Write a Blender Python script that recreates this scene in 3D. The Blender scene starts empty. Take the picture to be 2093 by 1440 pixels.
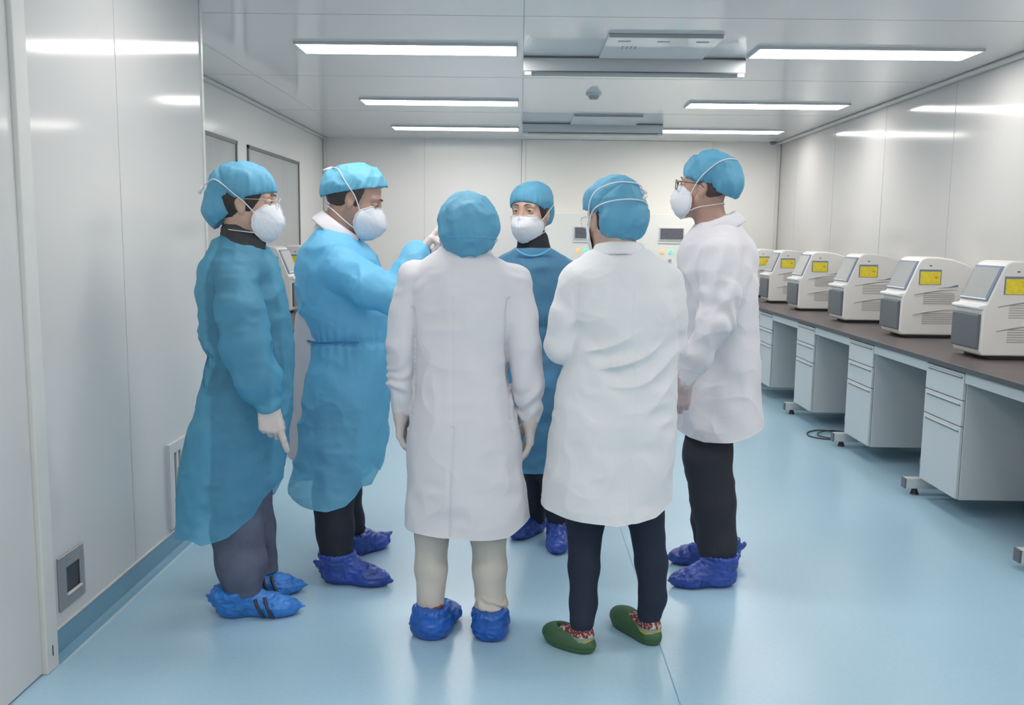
import bpy, math, random
import numpy as np
from mathutils import Matrix, Vector

# ------------------------------------------------------------------ camera, world, exposure
SC = bpy.context.scene
COL = SC.collection
FPX = 1850.0
CAM_H = 1.42
RI = (0.9998739, 0.0099198, 0.0123999)
UPV = (-0.0135516, 0.1260082, 0.9919366)
FW = (-0.0082773, 0.9919796, -0.1261268)
cam_data = bpy.data.cameras.new('camera')
cam = bpy.data.objects.new('camera', cam_data)
COL.objects.link(cam)
m = Matrix(((RI[0], UPV[0], -FW[0], 0), (RI[1], UPV[1], -FW[1], 0), (RI[2], UPV[2], -FW[2], CAM_H), (0, 0, 0, 1)))
cam.matrix_world = m
cam_data.sensor_width = 36
cam_data.lens = 36 * FPX / 2093
cam_data.clip_start = 0.05
SC.camera = cam
world = bpy.data.worlds.new('world')
SC.world = world
world.use_nodes = True
world.node_tree.nodes['Background'].inputs[0].default_value = (0.62, 0.66, 0.72, 1)
world.node_tree.nodes['Background'].inputs[1].default_value = 0.3
SC.view_settings.view_transform = 'Standard'
SC.view_settings.look = 'None'
SC.view_settings.gamma = 1
SC.view_settings.use_curve_mapping = False
SC.view_settings.exposure = EXPOSURE = 0.0
LIGHT = 17.5          # emission of the ceiling panels

def W(px, py, Y):
    """point seen at a place of the photo, on the upright plane at distance Y"""
    a = (px - 1046.5) / FPX; b = (720.0 - py) / FPX
    d = [FW[i] + a * RI[i] + b * UPV[i] for i in range(3)]
    t = Y / d[1]
    return np.array((d[0] * t, Y, CAM_H + d[2] * t))

# ------------------------------------------------------------------ materials
def mat(name, col, rough=0.5, metal=0.0, spec=0.5, bump=0.0, bscale=40.0, bstretch=(1, 1, 1), noise=0.0, nscale=3.0,
        alpha=0.0, emit=None, estr=0.0, coat=0.0, trans=0.0, bdist=0.01, sheen=0.0, sss=0.0, crease=None):
    mt = bpy.data.materials.new(name)
    mt.use_nodes = True
    nt = mt.node_tree; N = nt.nodes; L = nt.links
    p = N['Principled BSDF']
    p.inputs['Base Color'].default_value = (*col, 1)
    p.inputs['Roughness'].default_value = rough
    p.inputs['Metallic'].default_value = metal
    p.inputs['Specular IOR Level'].default_value = spec
    p.inputs['Coat Weight'].default_value = coat
    p.inputs['Coat Roughness'].default_value = 0.12
    p.inputs['Sheen Weight'].default_value = sheen
    if sss:
        p.inputs['Subsurface Weight'].default_value = sss
        p.inputs['Subsurface Radius'].default_value = (0.02, 0.008, 0.004)
        p.inputs['Subsurface Scale'].default_value = 0.5
    if emit:
        p.inputs['Emission Color'].default_value = (*emit, 1)
        p.inputs['Emission Strength'].default_value = estr
    tc = N.new('ShaderNodeTexCoord')
    if noise:
        mp = N.new('ShaderNodeMapping'); L.new(tc.outputs['Object'], mp.inputs[0]); mp.inputs['Scale'].default_value = bstretch
        n = N.new('ShaderNodeTexNoise'); n.inputs['Scale'].default_value = nscale; n.inputs['Detail'].default_value = 5
        L.new(mp.outputs[0], n.inputs['Vector'])
        mx = N.new('ShaderNodeMixRGB'); mx.blend_type = 'MULTIPLY'; mx.inputs[0].default_value = 1
        mx.inputs[1].default_value = (*col, 1)
        cr = N.new('ShaderNodeMapRange'); cr.inputs[1].default_value = 0.3; cr.inputs[2].default_value = 0.7
        cr.inputs[3].default_value = 1 - noise; cr.inputs[4].default_value = 1 + noise
        L.new(n.outputs['Fac'], cr.inputs[0]); L.new(cr.outputs[0], mx.inputs[2]); L.new(mx.outputs[0], p.inputs['Base Color'])
    if bump:
        mp = N.new('ShaderNodeMapping'); L.new(tc.outputs['Object'], mp.inputs[0]); mp.inputs['Scale'].default_value = bstretch
        n = N.new('ShaderNodeTexNoise'); n.inputs['Scale'].default_value = bscale; n.inputs['Detail'].default_value = 4
        L.new(mp.outputs[0], n.inputs['Vector'])
        b = N.new('ShaderNodeBump'); b.inputs['Strength'].default_value = bump; b.inputs['Distance'].default_value = bdist
        L.new(n.outputs['Fac'], b.inputs['Height']); L.new(b.outputs[0], p.inputs['Normal'])
    if crease:          # (scale, strength, distance, stretch)
        mp = N.new('ShaderNodeMapping'); L.new(tc.outputs['Object'], mp.inputs[0]); mp.inputs['Scale'].default_value = crease[3]
        wn = N.new('ShaderNodeTexNoise'); wn.inputs['Scale'].default_value = 3.0; L.new(mp.outputs[0], wn.inputs['Vector'])
        va = N.new('ShaderNodeVectorMath'); va.operation = 'MULTIPLY_ADD'; va.inputs[1].default_value = (.35, .35, .35)
        L.new(wn.outputs['Color'], va.inputs[0]); L.new(mp.outputs[0], va.inputs[2])
        n = N.new('ShaderNodeTexNoise'); n.noise_type = 'RIDGED_MULTIFRACTAL'; n.inputs['Scale'].default_value = crease[0]; n.inputs['Detail'].default_value = 2.5
        L.new(va.outputs[0], n.inputs['Vector'])
        b2 = N.new('ShaderNodeBump'); b2.inputs['Strength'].default_value = crease[1]; b2.inputs['Distance'].default_value = crease[2]
        L.new(n.outputs['Fac'], b2.inputs['Height'])
        if p.inputs['Normal'].is_linked: L.new(p.inputs['Normal'].links[0].from_socket, b2.inputs['Normal'])
        L.new(b2.outputs[0], p.inputs['Normal'])
    sh = p.outputs[0]
    if trans:
        t = N.new('ShaderNodeBsdfTranslucent'); t.inputs[0].default_value = (*col, 1)
        ms = N.new('ShaderNodeMixShader'); ms.inputs[0].default_value = trans
        L.new(sh, ms.inputs[1]); L.new(t.outputs[0], ms.inputs[2]); sh = ms.outputs[0]
    if alpha:
        t = N.new('ShaderNodeBsdfTransparent')
        t.inputs[0].default_value = (*[min(1, 0.45 + c * 0.9) for c in col], 1)
        ms = N.new('ShaderNodeMixShader'); ms.inputs[0].default_value = alpha
        L.new(sh, ms.inputs[1]); L.new(t.outputs[0], ms.inputs[2]); sh = ms.outputs[0]
    L.new(sh, N['Material Output'].inputs[0])
    return mt

M = {}
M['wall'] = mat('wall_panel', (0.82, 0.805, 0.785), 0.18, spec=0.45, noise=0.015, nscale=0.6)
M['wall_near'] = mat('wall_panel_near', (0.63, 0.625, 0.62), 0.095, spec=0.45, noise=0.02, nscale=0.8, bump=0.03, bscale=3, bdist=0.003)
M['ceiling'] = mat('ceiling_panel', (0.80, 0.79, 0.79), 0.11, spec=0.5, noise=0.02, nscale=0.7)
M['cream'] = mat('cream_panel', (0.87, 0.855, 0.81), 0.4)
M['seam'] = mat('seam', (0.42, 0.42, 0.43), 0.5)
M['seam_faint'] = mat('seam_faint', (0.56, 0.56, 0.56), 0.3)
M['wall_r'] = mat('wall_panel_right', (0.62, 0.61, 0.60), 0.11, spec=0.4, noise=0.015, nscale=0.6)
M['weld'] = mat('weld_line', (0.50, 0.62, 0.70), 0.3)
M['alu'] = mat('aluminium_trim', (0.66, 0.66, 0.64), 0.35, noise=0.03, nscale=4)
M['base'] = mat('blue_vinyl', (0.15, 0.32, 0.44), 0.35)
M['steel'] = mat('brushed_steel', (0.36, 0.36, 0.37), 0.35, metal=0.6, bump=0.05, bscale=120)
M['dark'] = mat('dark_plastic', (0.035, 0.04, 0.05), 0.4)
M['black'] = mat('black_rubber', (0.02, 0.02, 0.024), 0.5)
M['bench'] = mat('bench_resin', (0.105, 0.09, 0.09), 0.42, noise=0.08, nscale=6)
M['bench_edge'] = mat('bench_edge', (0.07, 0.08, 0.09), 0.45)
M['cab'] = mat('cabinet_steel', (0.60, 0.64, 0.66), 0.38)
M['cab_gap'] = mat('cabinet_gap', (0.16, 0.19, 0.21), 0.6)
M['mach'] = mat('instrument_shell', (0.76, 0.75, 0.73), 0.38)
M['mach_door'] = mat('instrument_door', (0.13, 0.145, 0.165), 0.4)
M['bezel'] = mat('screen_bezel', (0.17, 0.22, 0.33), 0.35)
M['screen'] = mat('screen_glass', (0.44, 0.45, 0.44), 0.12)
M['vent'] = mat('vent_groove', (0.42, 0.41, 0.40), 0.6)
M['yellow'] = mat('yellow_sticker', (0.80, 0.66, 0.04), 0.5, noise=0.1, nscale=60)
M['orange'] = mat('orange_mark', (0.7, 0.35, 0.04), 0.5)
M['lamp'] = mat('lamp_diffuser', (0.9, 0.9, 0.9), 0.5, emit=(1, 0.955, 0.905), estr=LIGHT)
M['white_pl'] = mat('white_plastic', (0.62, 0.64, 0.66), 0.35)
M['display'] = mat('display_panel', (0.13, 0.13, 0.15), 0.3, noise=0.1, nscale=30)
M['led_o'] = mat('led_orange', (0.9, 0.45, 0.1), 0.4, emit=(1, 0.42, 0.08), estr=0.9)
M['led_g'] = mat('led_green', (0.1, 0.8, 0.4), 0.4, emit=(0.1, 0.9, 0.45), estr=0.9)
M['led_r'] = mat('led_red', (0.9, 0.2, 0.3), 0.4, emit=(1, 0.15, 0.25), estr=0.7)
M['pane'] = mat('window_pane', (0.50, 0.51, 0.51), 0.12, bump=0.25, bscale=6, bstretch=(1, 6, 0.05), bdist=0.02)
M['frame_dark'] = mat('window_frame_dark', (0.16, 0.165, 0.17), 0.4)
M['cable'] = mat('cable_dark', (0.05, 0.06, 0.07), 0.5)

def floor_mat():
    mt = mat('floor_vinyl', (0.33, 0.53, 0.66), 0.24, spec=0.5)
    nt = mt.node_tree; N = nt.nodes; L = nt.links; p = N['Principled BSDF']
    tc = N.new('ShaderNodeTexCoord')
    n1 = N.new('ShaderNodeTexNoise'); n1.inputs['Scale'].default_value = 1.1; n1.inputs['Detail'].default_value = 2; n1.inputs['Roughness'].default_value = 0.5
    L.new(tc.outputs['Object'], n1.inputs['Vector'])
    r = N.new('ShaderNodeValToRGB'); L.new(n1.outputs['Fac'], r.inputs[0])
    r.color_ramp.elements[0].position = 0.2; r.color_ramp.elements[0].color = (0.365, 0.555, 0.69, 1)
    r.color_ramp.elements[1].position = 0.8; r.color_ramp.elements[1].color = (0.385, 0.575, 0.705, 1)
    n2 = N.new('ShaderNodeTexNoise'); n2.inputs['Scale'].default_value = 60; n2.inputs['Detail'].default_value = 6
    L.new(tc.outputs['Object'], n2.inputs['Vector'])
    mr = N.new('ShaderNodeMapRange'); mr.inputs[3].default_value = 0.94; mr.inputs[4].default_value = 1.05
    L.new(n2.outputs['Fac'], mr.inputs[0])
    mx = N.new('ShaderNodeMixRGB'); mx.blend_type = 'MULTIPLY'; mx.inputs[0].default_value = 1
    L.new(r.outputs[0], mx.inputs[1]); L.new(mr.outputs[0], mx.inputs[2]); L.new(mx.outputs[0], p.inputs['Base Color'])
    b = N.new('ShaderNodeBump'); b.inputs['Strength'].default_value = 0.03; b.inputs['Distance'].default_value = 0.001
    L.new(n2.outputs['Fac'], b.inputs['Height']); L.new(b.outputs[0], p.inputs['Normal'])
    return mt
M['floor'] = floor_mat()

M['skin'] = mat('skin', (0.56, 0.37, 0.29), 0.5, sss=0.15, noise=0.06, nscale=25)
M['skin_tan'] = mat('skin_tan', (0.47, 0.29, 0.23), 0.5, sss=0.12, noise=0.06, nscale=25)
M['hair'] = mat('hair', (0.03, 0.022, 0.02), 0.5, bump=0.4, bscale=160, bstretch=(1, 1, 0.2), bdist=0.004)
M['hair_short'] = mat('hair_short', (0.055, 0.04, 0.04), 0.6, bump=0.3, bscale=200, bdist=0.003)
M['mask'] = mat('mask_fabric', (0.76, 0.78, 0.83), 0.8, bump=0.15, bscale=90)
M['strap'] = mat('strap', (0.78, 0.78, 0.80), 0.7)
M['cap'] = mat('cap_fabric', (0.13, 0.42, 0.63), 0.6, bump=0.3, bscale=34, alpha=0.10, trans=0.1, bdist=0.006, crease=(13, .7, .010, (1, 1, .5)))
M['cap_b'] = mat('cap_fabric_bright', (0.17, 0.52, 0.74), 0.55, bump=0.3, bscale=34, alpha=0.08, trans=0.1, bdist=0.006, crease=(13, .7, .010, (1, 1, .5)))
M['gown_a'] = mat('gown_sheer', (0.18, 0.54, 0.79), 0.6, bump=0.2, bscale=14, alpha=0.30, trans=0.45, bdist=0.01, noise=0.06, nscale=7, crease=(7, .75, .022, (1, 1, .6)))
M['gown_b'] = mat('gown_bright', (0.24, 0.67, 0.97), 0.52, bump=0.2, bscale=14, alpha=0.19, trans=0.35, bdist=0.01, noise=0.06, nscale=6, crease=(7, .75, .022, (1, 1, .6)))
M['gown_e'] = mat('gown_deep', (0.13, 0.37, 0.60), 0.6, bump=0.2, bscale=14, alpha=0.25, trans=0.3, bdist=0.01, noise=0.08, nscale=6, crease=(7, .7, .02, (1, 1, .6)))
M['gown_tie'] = mat('gown_tie', (0.045, 0.22, 0.46), 0.6)
M['coat'] = mat('coat_cotton', (0.70, 0.69, 0.73), 0.85, bump=0.1, bscale=14, bdist=0.01, sheen=0.1, crease=(5.5, .55, .02, (1, 1, .5)))
M['coat_warm'] = mat('coat_cotton_white', (0.74, 0.75, 0.77), 0.85, bump=0.1, bscale=14, bdist=0.01, sheen=0.1, crease=(5, .55, .02, (1, 1, .6)))
M['coat_inner'] = mat('coat_inner_white', (0.72, 0.70, 0.74), 0.85, bump=0.1, bscale=14, bdist=0.01, crease=(3, .5, .02, (1, 1, .5)))
M['sweater'] = mat('sweater_charcoal', (0.055, 0.055, 0.06), 0.9, bump=0.3, bscale=150, bstretch=(1, 1, 0.3))
M['sweater_black'] = mat('sweater_black', (0.018, 0.018, 0.028), 0.9, bump=0.3, bscale=150, bstretch=(1, 1, 0.3))
M['shirt'] = mat('shirt_olive', (0.20, 0.20, 0.13), 0.85)
M['jeans'] = mat('jeans_grey_blue', (0.105, 0.12, 0.18), 0.85, noise=0.25, nscale=9, bump=0.2, bscale=60)
M['trousers'] = mat('trousers_black', (0.018, 0.022, 0.034), 0.8, bump=0.2, bscale=14, bdist=0.01)
M['trousers_f'] = mat('trousers_charcoal', (0.026, 0.027, 0.036), 0.8, bump=0.2, bscale=14, bdist=0.01)
M['leggings'] = mat('leggings_navy', (0.014, 0.022, 0.045), 0.85, bump=0.15, bscale=30)
M['cream_tr'] = mat('trousers_cream', (0.60, 0.56, 0.50), 0.85, bump=0.25, bscale=14, bdist=0.01, noise=0.05, nscale=8)
M['glove'] = mat('latex_glove', (0.62, 0.55, 0.53), 0.5, bump=0.25, bscale=60, bdist=0.004)
M['glove_pink'] = mat('latex_glove_pink', (0.52, 0.40, 0.38), 0.5, bump=0.25, bscale=60, bdist=0.004)
M['shoe_a'] = mat('shoe_cover_light', (0.035, 0.20, 0.60), 0.35, bump=0.6, bscale=22, bdist=0.012, noise=0.25, nscale=14)
M['shoe_b'] = mat('shoe_cover_deep', (0.03, 0.075, 0.36), 0.33, bump=0.5, bscale=22, bdist=0.012, noise=0.3, nscale=14)
M['shoe_c'] = mat('shoe_cover_mid', (0.018, 0.11, 0.45), 0.35, bump=0.6, bscale=22, bdist=0.012, noise=0.25, nscale=14)
M['clog'] = mat('clog_green', (0.045, 0.115, 0.05), 0.55, bump=0.1, bscale=80)
M['eye'] = mat('eye_white', (0.55, 0.52, 0.50), 0.2)
M['iris'] = mat('iris_dark', (0.015, 0.01, 0.008), 0.1)
M['brow'] = mat('eyebrow', (0.06, 0.04, 0.035), 0.7)
M['gl_clear'] = mat('glasses_clear', (0.75, 0.75, 0.72), 0.1, alpha=0.4)
M['gl_lens'] = mat('glasses_lens', (0.8, 0.82, 0.82), 0.05, alpha=0.88)
M['gl_dark'] = mat('glasses_dark', (0.03, 0.03, 0.03), 0.2)
M['shoe_red'] = mat('shoe_red', (0.2, 0.05, 0.04), 0.6)

def sock_mat():
    mt = mat('patterned_sock', (0.5, 0.5, 0.5), 0.9)
    nt = mt.node_tree; N = nt.nodes; L = nt.links; p = N['Principled BSDF']
    tc = N.new('ShaderNodeTexCoord'); sp = N.new('ShaderNodeSeparateXYZ'); L.new(tc.outputs['Object'], sp.inputs[0])
    v = N.new('ShaderNodeTexVoronoi'); v.inputs['Scale'].default_value = 105; L.new(tc.outputs['Object'], v.inputs['Vector'])
    r1 = N.new('ShaderNodeValToRGB'); L.new(v.outputs['Distance'], r1.inputs[0]); r1.color_ramp.interpolation = 'CONSTANT'
    r1.color_ramp.elements[0].color = (0.20, 0.04, 0.045, 1)
    r1.color_ramp.elements[1].position = 0.62; r1.color_ramp.elements[1].color = (0.55, 0.5, 0.45, 1)
    r2 = N.new('ShaderNodeValToRGB'); mr = N.new('ShaderNodeMapRange'); L.new(sp.outputs[2], mr.inputs[0])
    mr.inputs[1].default_value = 0.02; mr.inputs[2].default_value = 0.12
    n = N.new('ShaderNodeTexNoise'); n.inputs['Scale'].default_value = 30; L.new(tc.outputs['Object'], n.inputs[0])
    ad = N.new('ShaderNodeMath'); ad.operation = 'MULTIPLY_ADD'; L.new(n.outputs['Fac'], ad.inputs[0]); ad.inputs[1].default_value = 0.5
    sb = N.new('ShaderNodeMath'); sb.operation = 'SUBTRACT'; L.new(mr.outputs[0], sb.inputs[0]); sb.inputs[1].default_value = 0.25
    L.new(sb.outputs[0], ad.inputs[2]); L.new(ad.outputs[0], r2.inputs[0]); r2.color_ramp.interpolation = 'CONSTANT'
    r2.color_ramp.elements[0].color = (0.62, 0.40, 0.03, 1)
    r2.color_ramp.elements[1].position = 0.3; r2.color_ramp.elements[1].color = (0.25, 0.33, 0.27, 1)
    gt = N.new('ShaderNodeMath'); gt.operation = 'GREATER_THAN'; L.new(mr.outputs[0], gt.inputs[0]); gt.inputs[1].default_value = 0.40
    mx = N.new('ShaderNodeMixRGB'); L.new(gt.outputs[0], mx.inputs[0]); L.new(r2.outputs[0], mx.inputs[1]); L.new(r1.outputs[0], mx.inputs[2])
    L.new(mx.outputs[0], p.inputs['Base Color'])
    return mt
M['sock'] = sock_mat()

# ------------------------------------------------------------------ object helpers
def link(name, me, material, parent=None, smooth=False, loc=None):
    o = bpy.data.objects.new(name, me); COL.objects.link(o)
    if material is not None and not me.materials:
        me.materials.append(M[material] if isinstance(material, str) else material)
    if smooth:
        me.shade_smooth()
    if parent is not None:
        o.parent = parent
    if loc is not None:
        o.location = loc
    return o

def empty(name, loc, label, cat, group=None):
    o = bpy.data.objects.new(name, None); COL.objects.link(o)
    o.location = loc; o.empty_display_size = 0.1
    o['label'] = label; o['category'] = cat
    if group: o['group'] = group
    return o

def tag(o, label, cat, group=None):
    o['label'] = label; o['category'] = cat
    if group: o['group'] = group
    return o

def struct(o):
    o['kind'] = 'structure'; return o

class MB:
    def __init__(s): s.v = []; s.f = []
    def box(s, x0, x1, y0, y1, z0, z1):
        b = len(s.v)
        s.v += [(x, y, z) for x in (x0, x1) for y in (y0, y1) for z in (z0, z1)]
        s.f += [tuple(b + i for i in q) for q in ((0, 1, 3, 2), (4, 6, 7, 5), (0, 4, 5, 1), (2, 3, 7, 6), (0, 2, 6, 4), (1, 5, 7, 3))]
        return s
    def prism(s, pts, y0, y1, axis='y'):
        """polygon pts (a, z) pushed along y"""
        b = len(s.v); n = len(pts)
        s.v += [(p[0], y0, p[1]) for p in pts] + [(p[0], y1, p[1]) for p in pts]
        s.f.append(tuple(b + i for i in range(n))); s.f.append(tuple(b + n + i for i in reversed(range(n))))
        s.f += [(b + i, b + n + i, b + n + (i + 1) % n, b + (i + 1) % n) for i in range(n)]
        return s
    def quad(s, *p):
        b = len(s.v); s.v += [tuple(q) for q in p]; s.f.append(tuple(range(b, b + len(p)))); return s
    def cyl(s, c0, c1, r0, r1=None, n=24):
        r1 = r0 if r1 is None else r1
        c0 = Vector(c0); c1 = Vector(c1); d = (c1 - c0).normalized()
        a = d.orthogonal().normalized(); bq = d.cross(a); b = len(s.v)
        for c, r in ((c0, r0), (c1, r1)):
            for i in range(n):
                t = 2 * math.pi * i / n
                s.v.append(tuple(c + a * r * math.cos(t) + bq * r * math.sin(t)))
        s.f += [(b + i, b + (i + 1) % n, b + n + (i + 1) % n, b + n + i) for i in range(n)]
        s.f.append(tuple(b + i for i in reversed(range(n)))); s.f.append(tuple(b + n + i for i in range(n)))
        return s
    def build(s, name, material, parent=None, bevel=0.0, smooth=False, seg=2, loc=None):
        me = bpy.data.meshes.new(name); me.from_pydata(s.v, [], s.f)
        import bmesh
        bm = bmesh.new(); bm.from_mesh(me)
        bmesh.ops.recalc_face_normals(bm, faces=bm.faces)
        bm.to_mesh(me); bm.free()
        o = link(name, me, material, parent, loc=loc)
        if bevel:
            md = o.modifiers.new('bevel', 'BEVEL'); md.width = bevel; md.segments = seg; md.limit_method = 'ANGLE'; md.angle_limit = 0.5
            me.shade_smooth()
            md2 = o.modifiers.new('wn', 'WEIGHTED_NORMAL'); md2.keep_sharp = True
        elif smooth:
            me.shade_smooth()
        return o

def tube_mesh(pts, r, n=8, closed=False, flat=1.0):
    pts = [np.array(p, float) for p in pts]; N = len(pts); v = []; f = []
    prev = None
    for i, p in enumerate(pts):
        a = pts[(i + 1) % N] if (closed or i < N - 1) else p
        b = pts[i - 1] if (closed or i > 0) else p
        t = a - b; t /= max(np.linalg.norm(t), 1e-9)
        if prev is None:
            u = np.cross(t, (0, 0, 1.0)); u = u if np.linalg.norm(u) > 0.1 else np.cross(t, (1.0, 0, 0))
        else:
            u = prev - t * prev.dot(t)
        u /= np.linalg.norm(u); prev = u; w = np.cross(t, u)
        rr = r[i] if hasattr(r, '__len__') else r
        for k in range(n):
            an = 2 * math.pi * k / n
            v.append(tuple(p + u * rr * math.cos(an) * flat + w * rr * math.sin(an)))
    for i in range(N if closed else N - 1):
        for k in range(n):
            j = (i + 1) % N
            f.append((i * n + k, i * n + (k + 1) % n, j * n + (k + 1) % n, j * n + k))
    if not closed:
        f.append(tuple(reversed(range(n)))); f.append(tuple((N - 1) * n + k for k in range(n)))
    return v, f

def spline(pts, m=8):
    P = [np.array(p, float) for p in pts]; P = [2 * P[0] - P[1]] + P + [2 * P[-1] - P[-2]]; out = []
    for i in range(1, len(P) - 2):
        for k in range(m):
            t = k / m
            out.append(0.5 * ((2 * P[i]) + (-P[i - 1] + P[i + 1]) * t + (2 * P[i - 1] - 5 * P[i] + 4 * P[i + 1] - P[i + 2]) * t * t + (-P[i - 1] + 3 * P[i] - 3 * P[i + 1] + P[i + 2]) * t ** 3))
    out.append(P[-2]); return out

def tube(name, pts, r, material, parent=None, org=(0, 0, 0), n=8, closed=False, flat=1.0):
    v, f = tube_mesh(pts, r, n, closed, flat)
    me = bpy.data.meshes.new(name); me.from_pydata([tuple(np.array(q) - np.array(org)) for q in v], [], f)
    return link(name, me, material, parent, smooth=True)
# ------------------------------------------------------------------ the room
XL, XN, XR, YB, YF, HC = -2.30, -1.535, 2.97, 10.65, -1.6, 2.54
YC = 4.44
struct(MB().box(XL - .1, XR + .1, YF - .1, YB + .1, -.1, 0).build('floor', 'floor'))
struct(MB().box(XL - .1, XR + .1, YF - .1, YB + .1, HC, HC + .1).build('ceiling', 'ceiling'))
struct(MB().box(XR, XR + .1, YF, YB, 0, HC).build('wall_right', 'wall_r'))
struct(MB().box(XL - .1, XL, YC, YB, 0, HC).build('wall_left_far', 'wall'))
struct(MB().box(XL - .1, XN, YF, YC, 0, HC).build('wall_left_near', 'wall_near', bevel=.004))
struct(MB().box(XL, XR, YB, YB + .1, 0, HC).build('wall_back', 'wall'))
struct(MB().box(XL, XR, YF - .1, YF, 0, HC).build('wall_front', 'wall'))
# panel joints
k = 1
def trim(mb, material, bevel=0.0):
    global k
    o = mb.build('trim_%d' % k, material, bevel=bevel); k += 1
    return struct(o)
trim(MB().box(XN - .001, XN + .0015, 3.4985, 3.5015, .1, HC), 'seam_faint')
trim(MB().box(XN - .02, XN + .006, YC - .02, YC + .006, 0, HC), 'alu', .002)
for x in (.02,):
    trim(MB().box(x - .022, x + .022, YB - .006, YB, 0, HC), 'cream', .002)
    trim(MB().box(x - .030, x - .022, YB - .003, YB, 0, HC), 'seam')
trim(MB().box(-1.13, -1.127, YB - .002, YB, 0, HC), 'seam')
trim(MB().box(.045, 2.18, YB - .012, YB - .0005, 0, HC - .002), 'cream', .002)
for y in (5.2, 6.4, 7.6, 8.8, 10.0, 4.0, 2.8):
    trim(MB().box(XR - .0012, XR + .001, y - .002, y + .002, 0, HC), 'seam')
for x in (XL + .02, XR - .02):       # coved corner strips
    trim(MB().box(x - .02, x + .02, YB - .04, YB, 0, HC), 'alu', .012)
for y in (3.0, 4.8, 6.6, 8.4):
    trim(MB().box(XN - .7, XR, y - .0015, y + .0015, HC - .0008, HC + .001), 'seam')
for x in (.0, -1.9):
    trim(MB().box(x - .0015, x + .0015, YF, YB, HC - .0008, HC + .001), 'seam')
trim(MB().box(XR - .05, XR, YF, YB, HC - .03, HC), 'alu', .012)
trim(MB().box(XL, XL + .03, YC, YB, HC - .03, HC), 'alu', .01)
# floor joint running away from the camera
trim(MB().box(.508, .5115, YF, YB, -.001, .0006), 'base')
# blue skirting: upstand and cove
def base(name, pts, y0, y1):
    return struct(MB().prism(pts, y0, y1).build(name, 'base'))
base('baseboard_left_near', [(XN, 0), (XN + .03, 0), (XN + .012, .004), (XN + .004, .016), (XN + .003, .098), (XN, .098)], 2.83, YC)
trim(MB().box(XN, XN + .006, 2.83, YC, .098, .106), 'alu', .001)
trim(MB().box(XN + .03, XN + .043, 2.83, YC, 0, .0012), 'weld')
base('baseboard_left_far', [(XL, 0), (XL + .03, 0), (XL + .004, .016), (XL + .003, .098), (XL, .098)], YC, YB)
base('baseboard_right', [(XR, 0), (XR - .03, 0), (XR - .004, .016), (XR - .003, .098), (XR, .098)], YF, YB)
struct(MB().box(XL, XR, YB - .004, YB, 0, .098).build('baseboard_back', 'base'))
# sliding door and its jamb at the near left
d = MB().box(XN + .0, XN + .012, 1.75, 2.752, .006, 2.14).build('door_1', 'wall_near', bevel=.003)
struct(d)
MB().box(XN + .013, XN + .05, 1.95, 1.975, .95, 1.15).build('door_handle', 'steel', d, bevel=.004)
trim(MB().box(XN, XN + .028, 2.752, 2.825, 0, 2.16), 'alu', .004)
trim(MB().box(XN, XN + .028, 1.67, 1.745, 0, 2.16), 'alu', .004)
trim(MB().box(XN, XN + .028, 1.67, 2.825, 2.14, 2.21), 'alu', .004)
trim(MB().box(XN + .0285, XN + .0295, 2.785, 2.790, .05, .085), 'dark')
# two recessed windows in the far left wall
for i, (y0, y1) in enumerate(((5.85, 7.37), (7.72, 9.42))):
    f = MB()
    f.box(XL, XL + .014, y0 - .03, y0, .9, 2.16).box(XL, XL + .014, y1, y1 + .03, .9, 2.16)
    f.box(XL, XL + .014, y0 - .03, y1 + .03, 2.13, 2.16).box(XL, XL + .014, y0 - .03, y1 + .03, .87, .9)
    w = struct(f.build('window_%d' % (i + 1), 'frame_dark', bevel=.002))
    MB().box(XL + .001, XL + .004, y0, y1, .9, 2.13).build('pane', 'pane', w)
# ------------------------------------------------------------------ ceiling lamps
def lamp(x0, y0, label, w=1.29, d=.27):
    t = empty('ceiling_light', (x0 + w / 2, y0 + d / 2, HC - .012), label, 'ceiling light', 'long white ceiling light panels')
    hw, hd = w / 2, d / 2
    f = MB().box(-hw - .012, hw + .012, -hd - .012, -hd, -.004, .012).box(-hw - .012, hw + .012, hd, hd + .012, -.004, .012)
    f.box(-hw - .012, -hw, -hd, hd, -.004, .012).box(hw, hw + .012, -hd, hd, -.004, .012)
    f.build('frame', 'white_pl', t)
    MB().box(-hw, hw, -hd, hd, 0, .010).build('diffuser', 'lamp', t)
YL = (5.47, 7.63, 9.46)
nm = ('nearest', 'middle', 'farthest')
for y, n_ in zip(YL, nm):
    lamp(-1.335, y, '%s lit panel of the left row of ceiling lights' % n_)
    lamp(1.38, y, '%s lit panel of the right row of ceiling lights' % n_)
for y, n_ in zip((3.3, 1.15, -.9), ('just above the photographed people', 'overhead of the camera', 'behind the camera')):
    lamp(-1.10, y, 'left ceiling light panel %s, outside the frame' % n_)
    lamp(1.38, y, 'right ceiling light panel %s, outside the frame' % n_)

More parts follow.
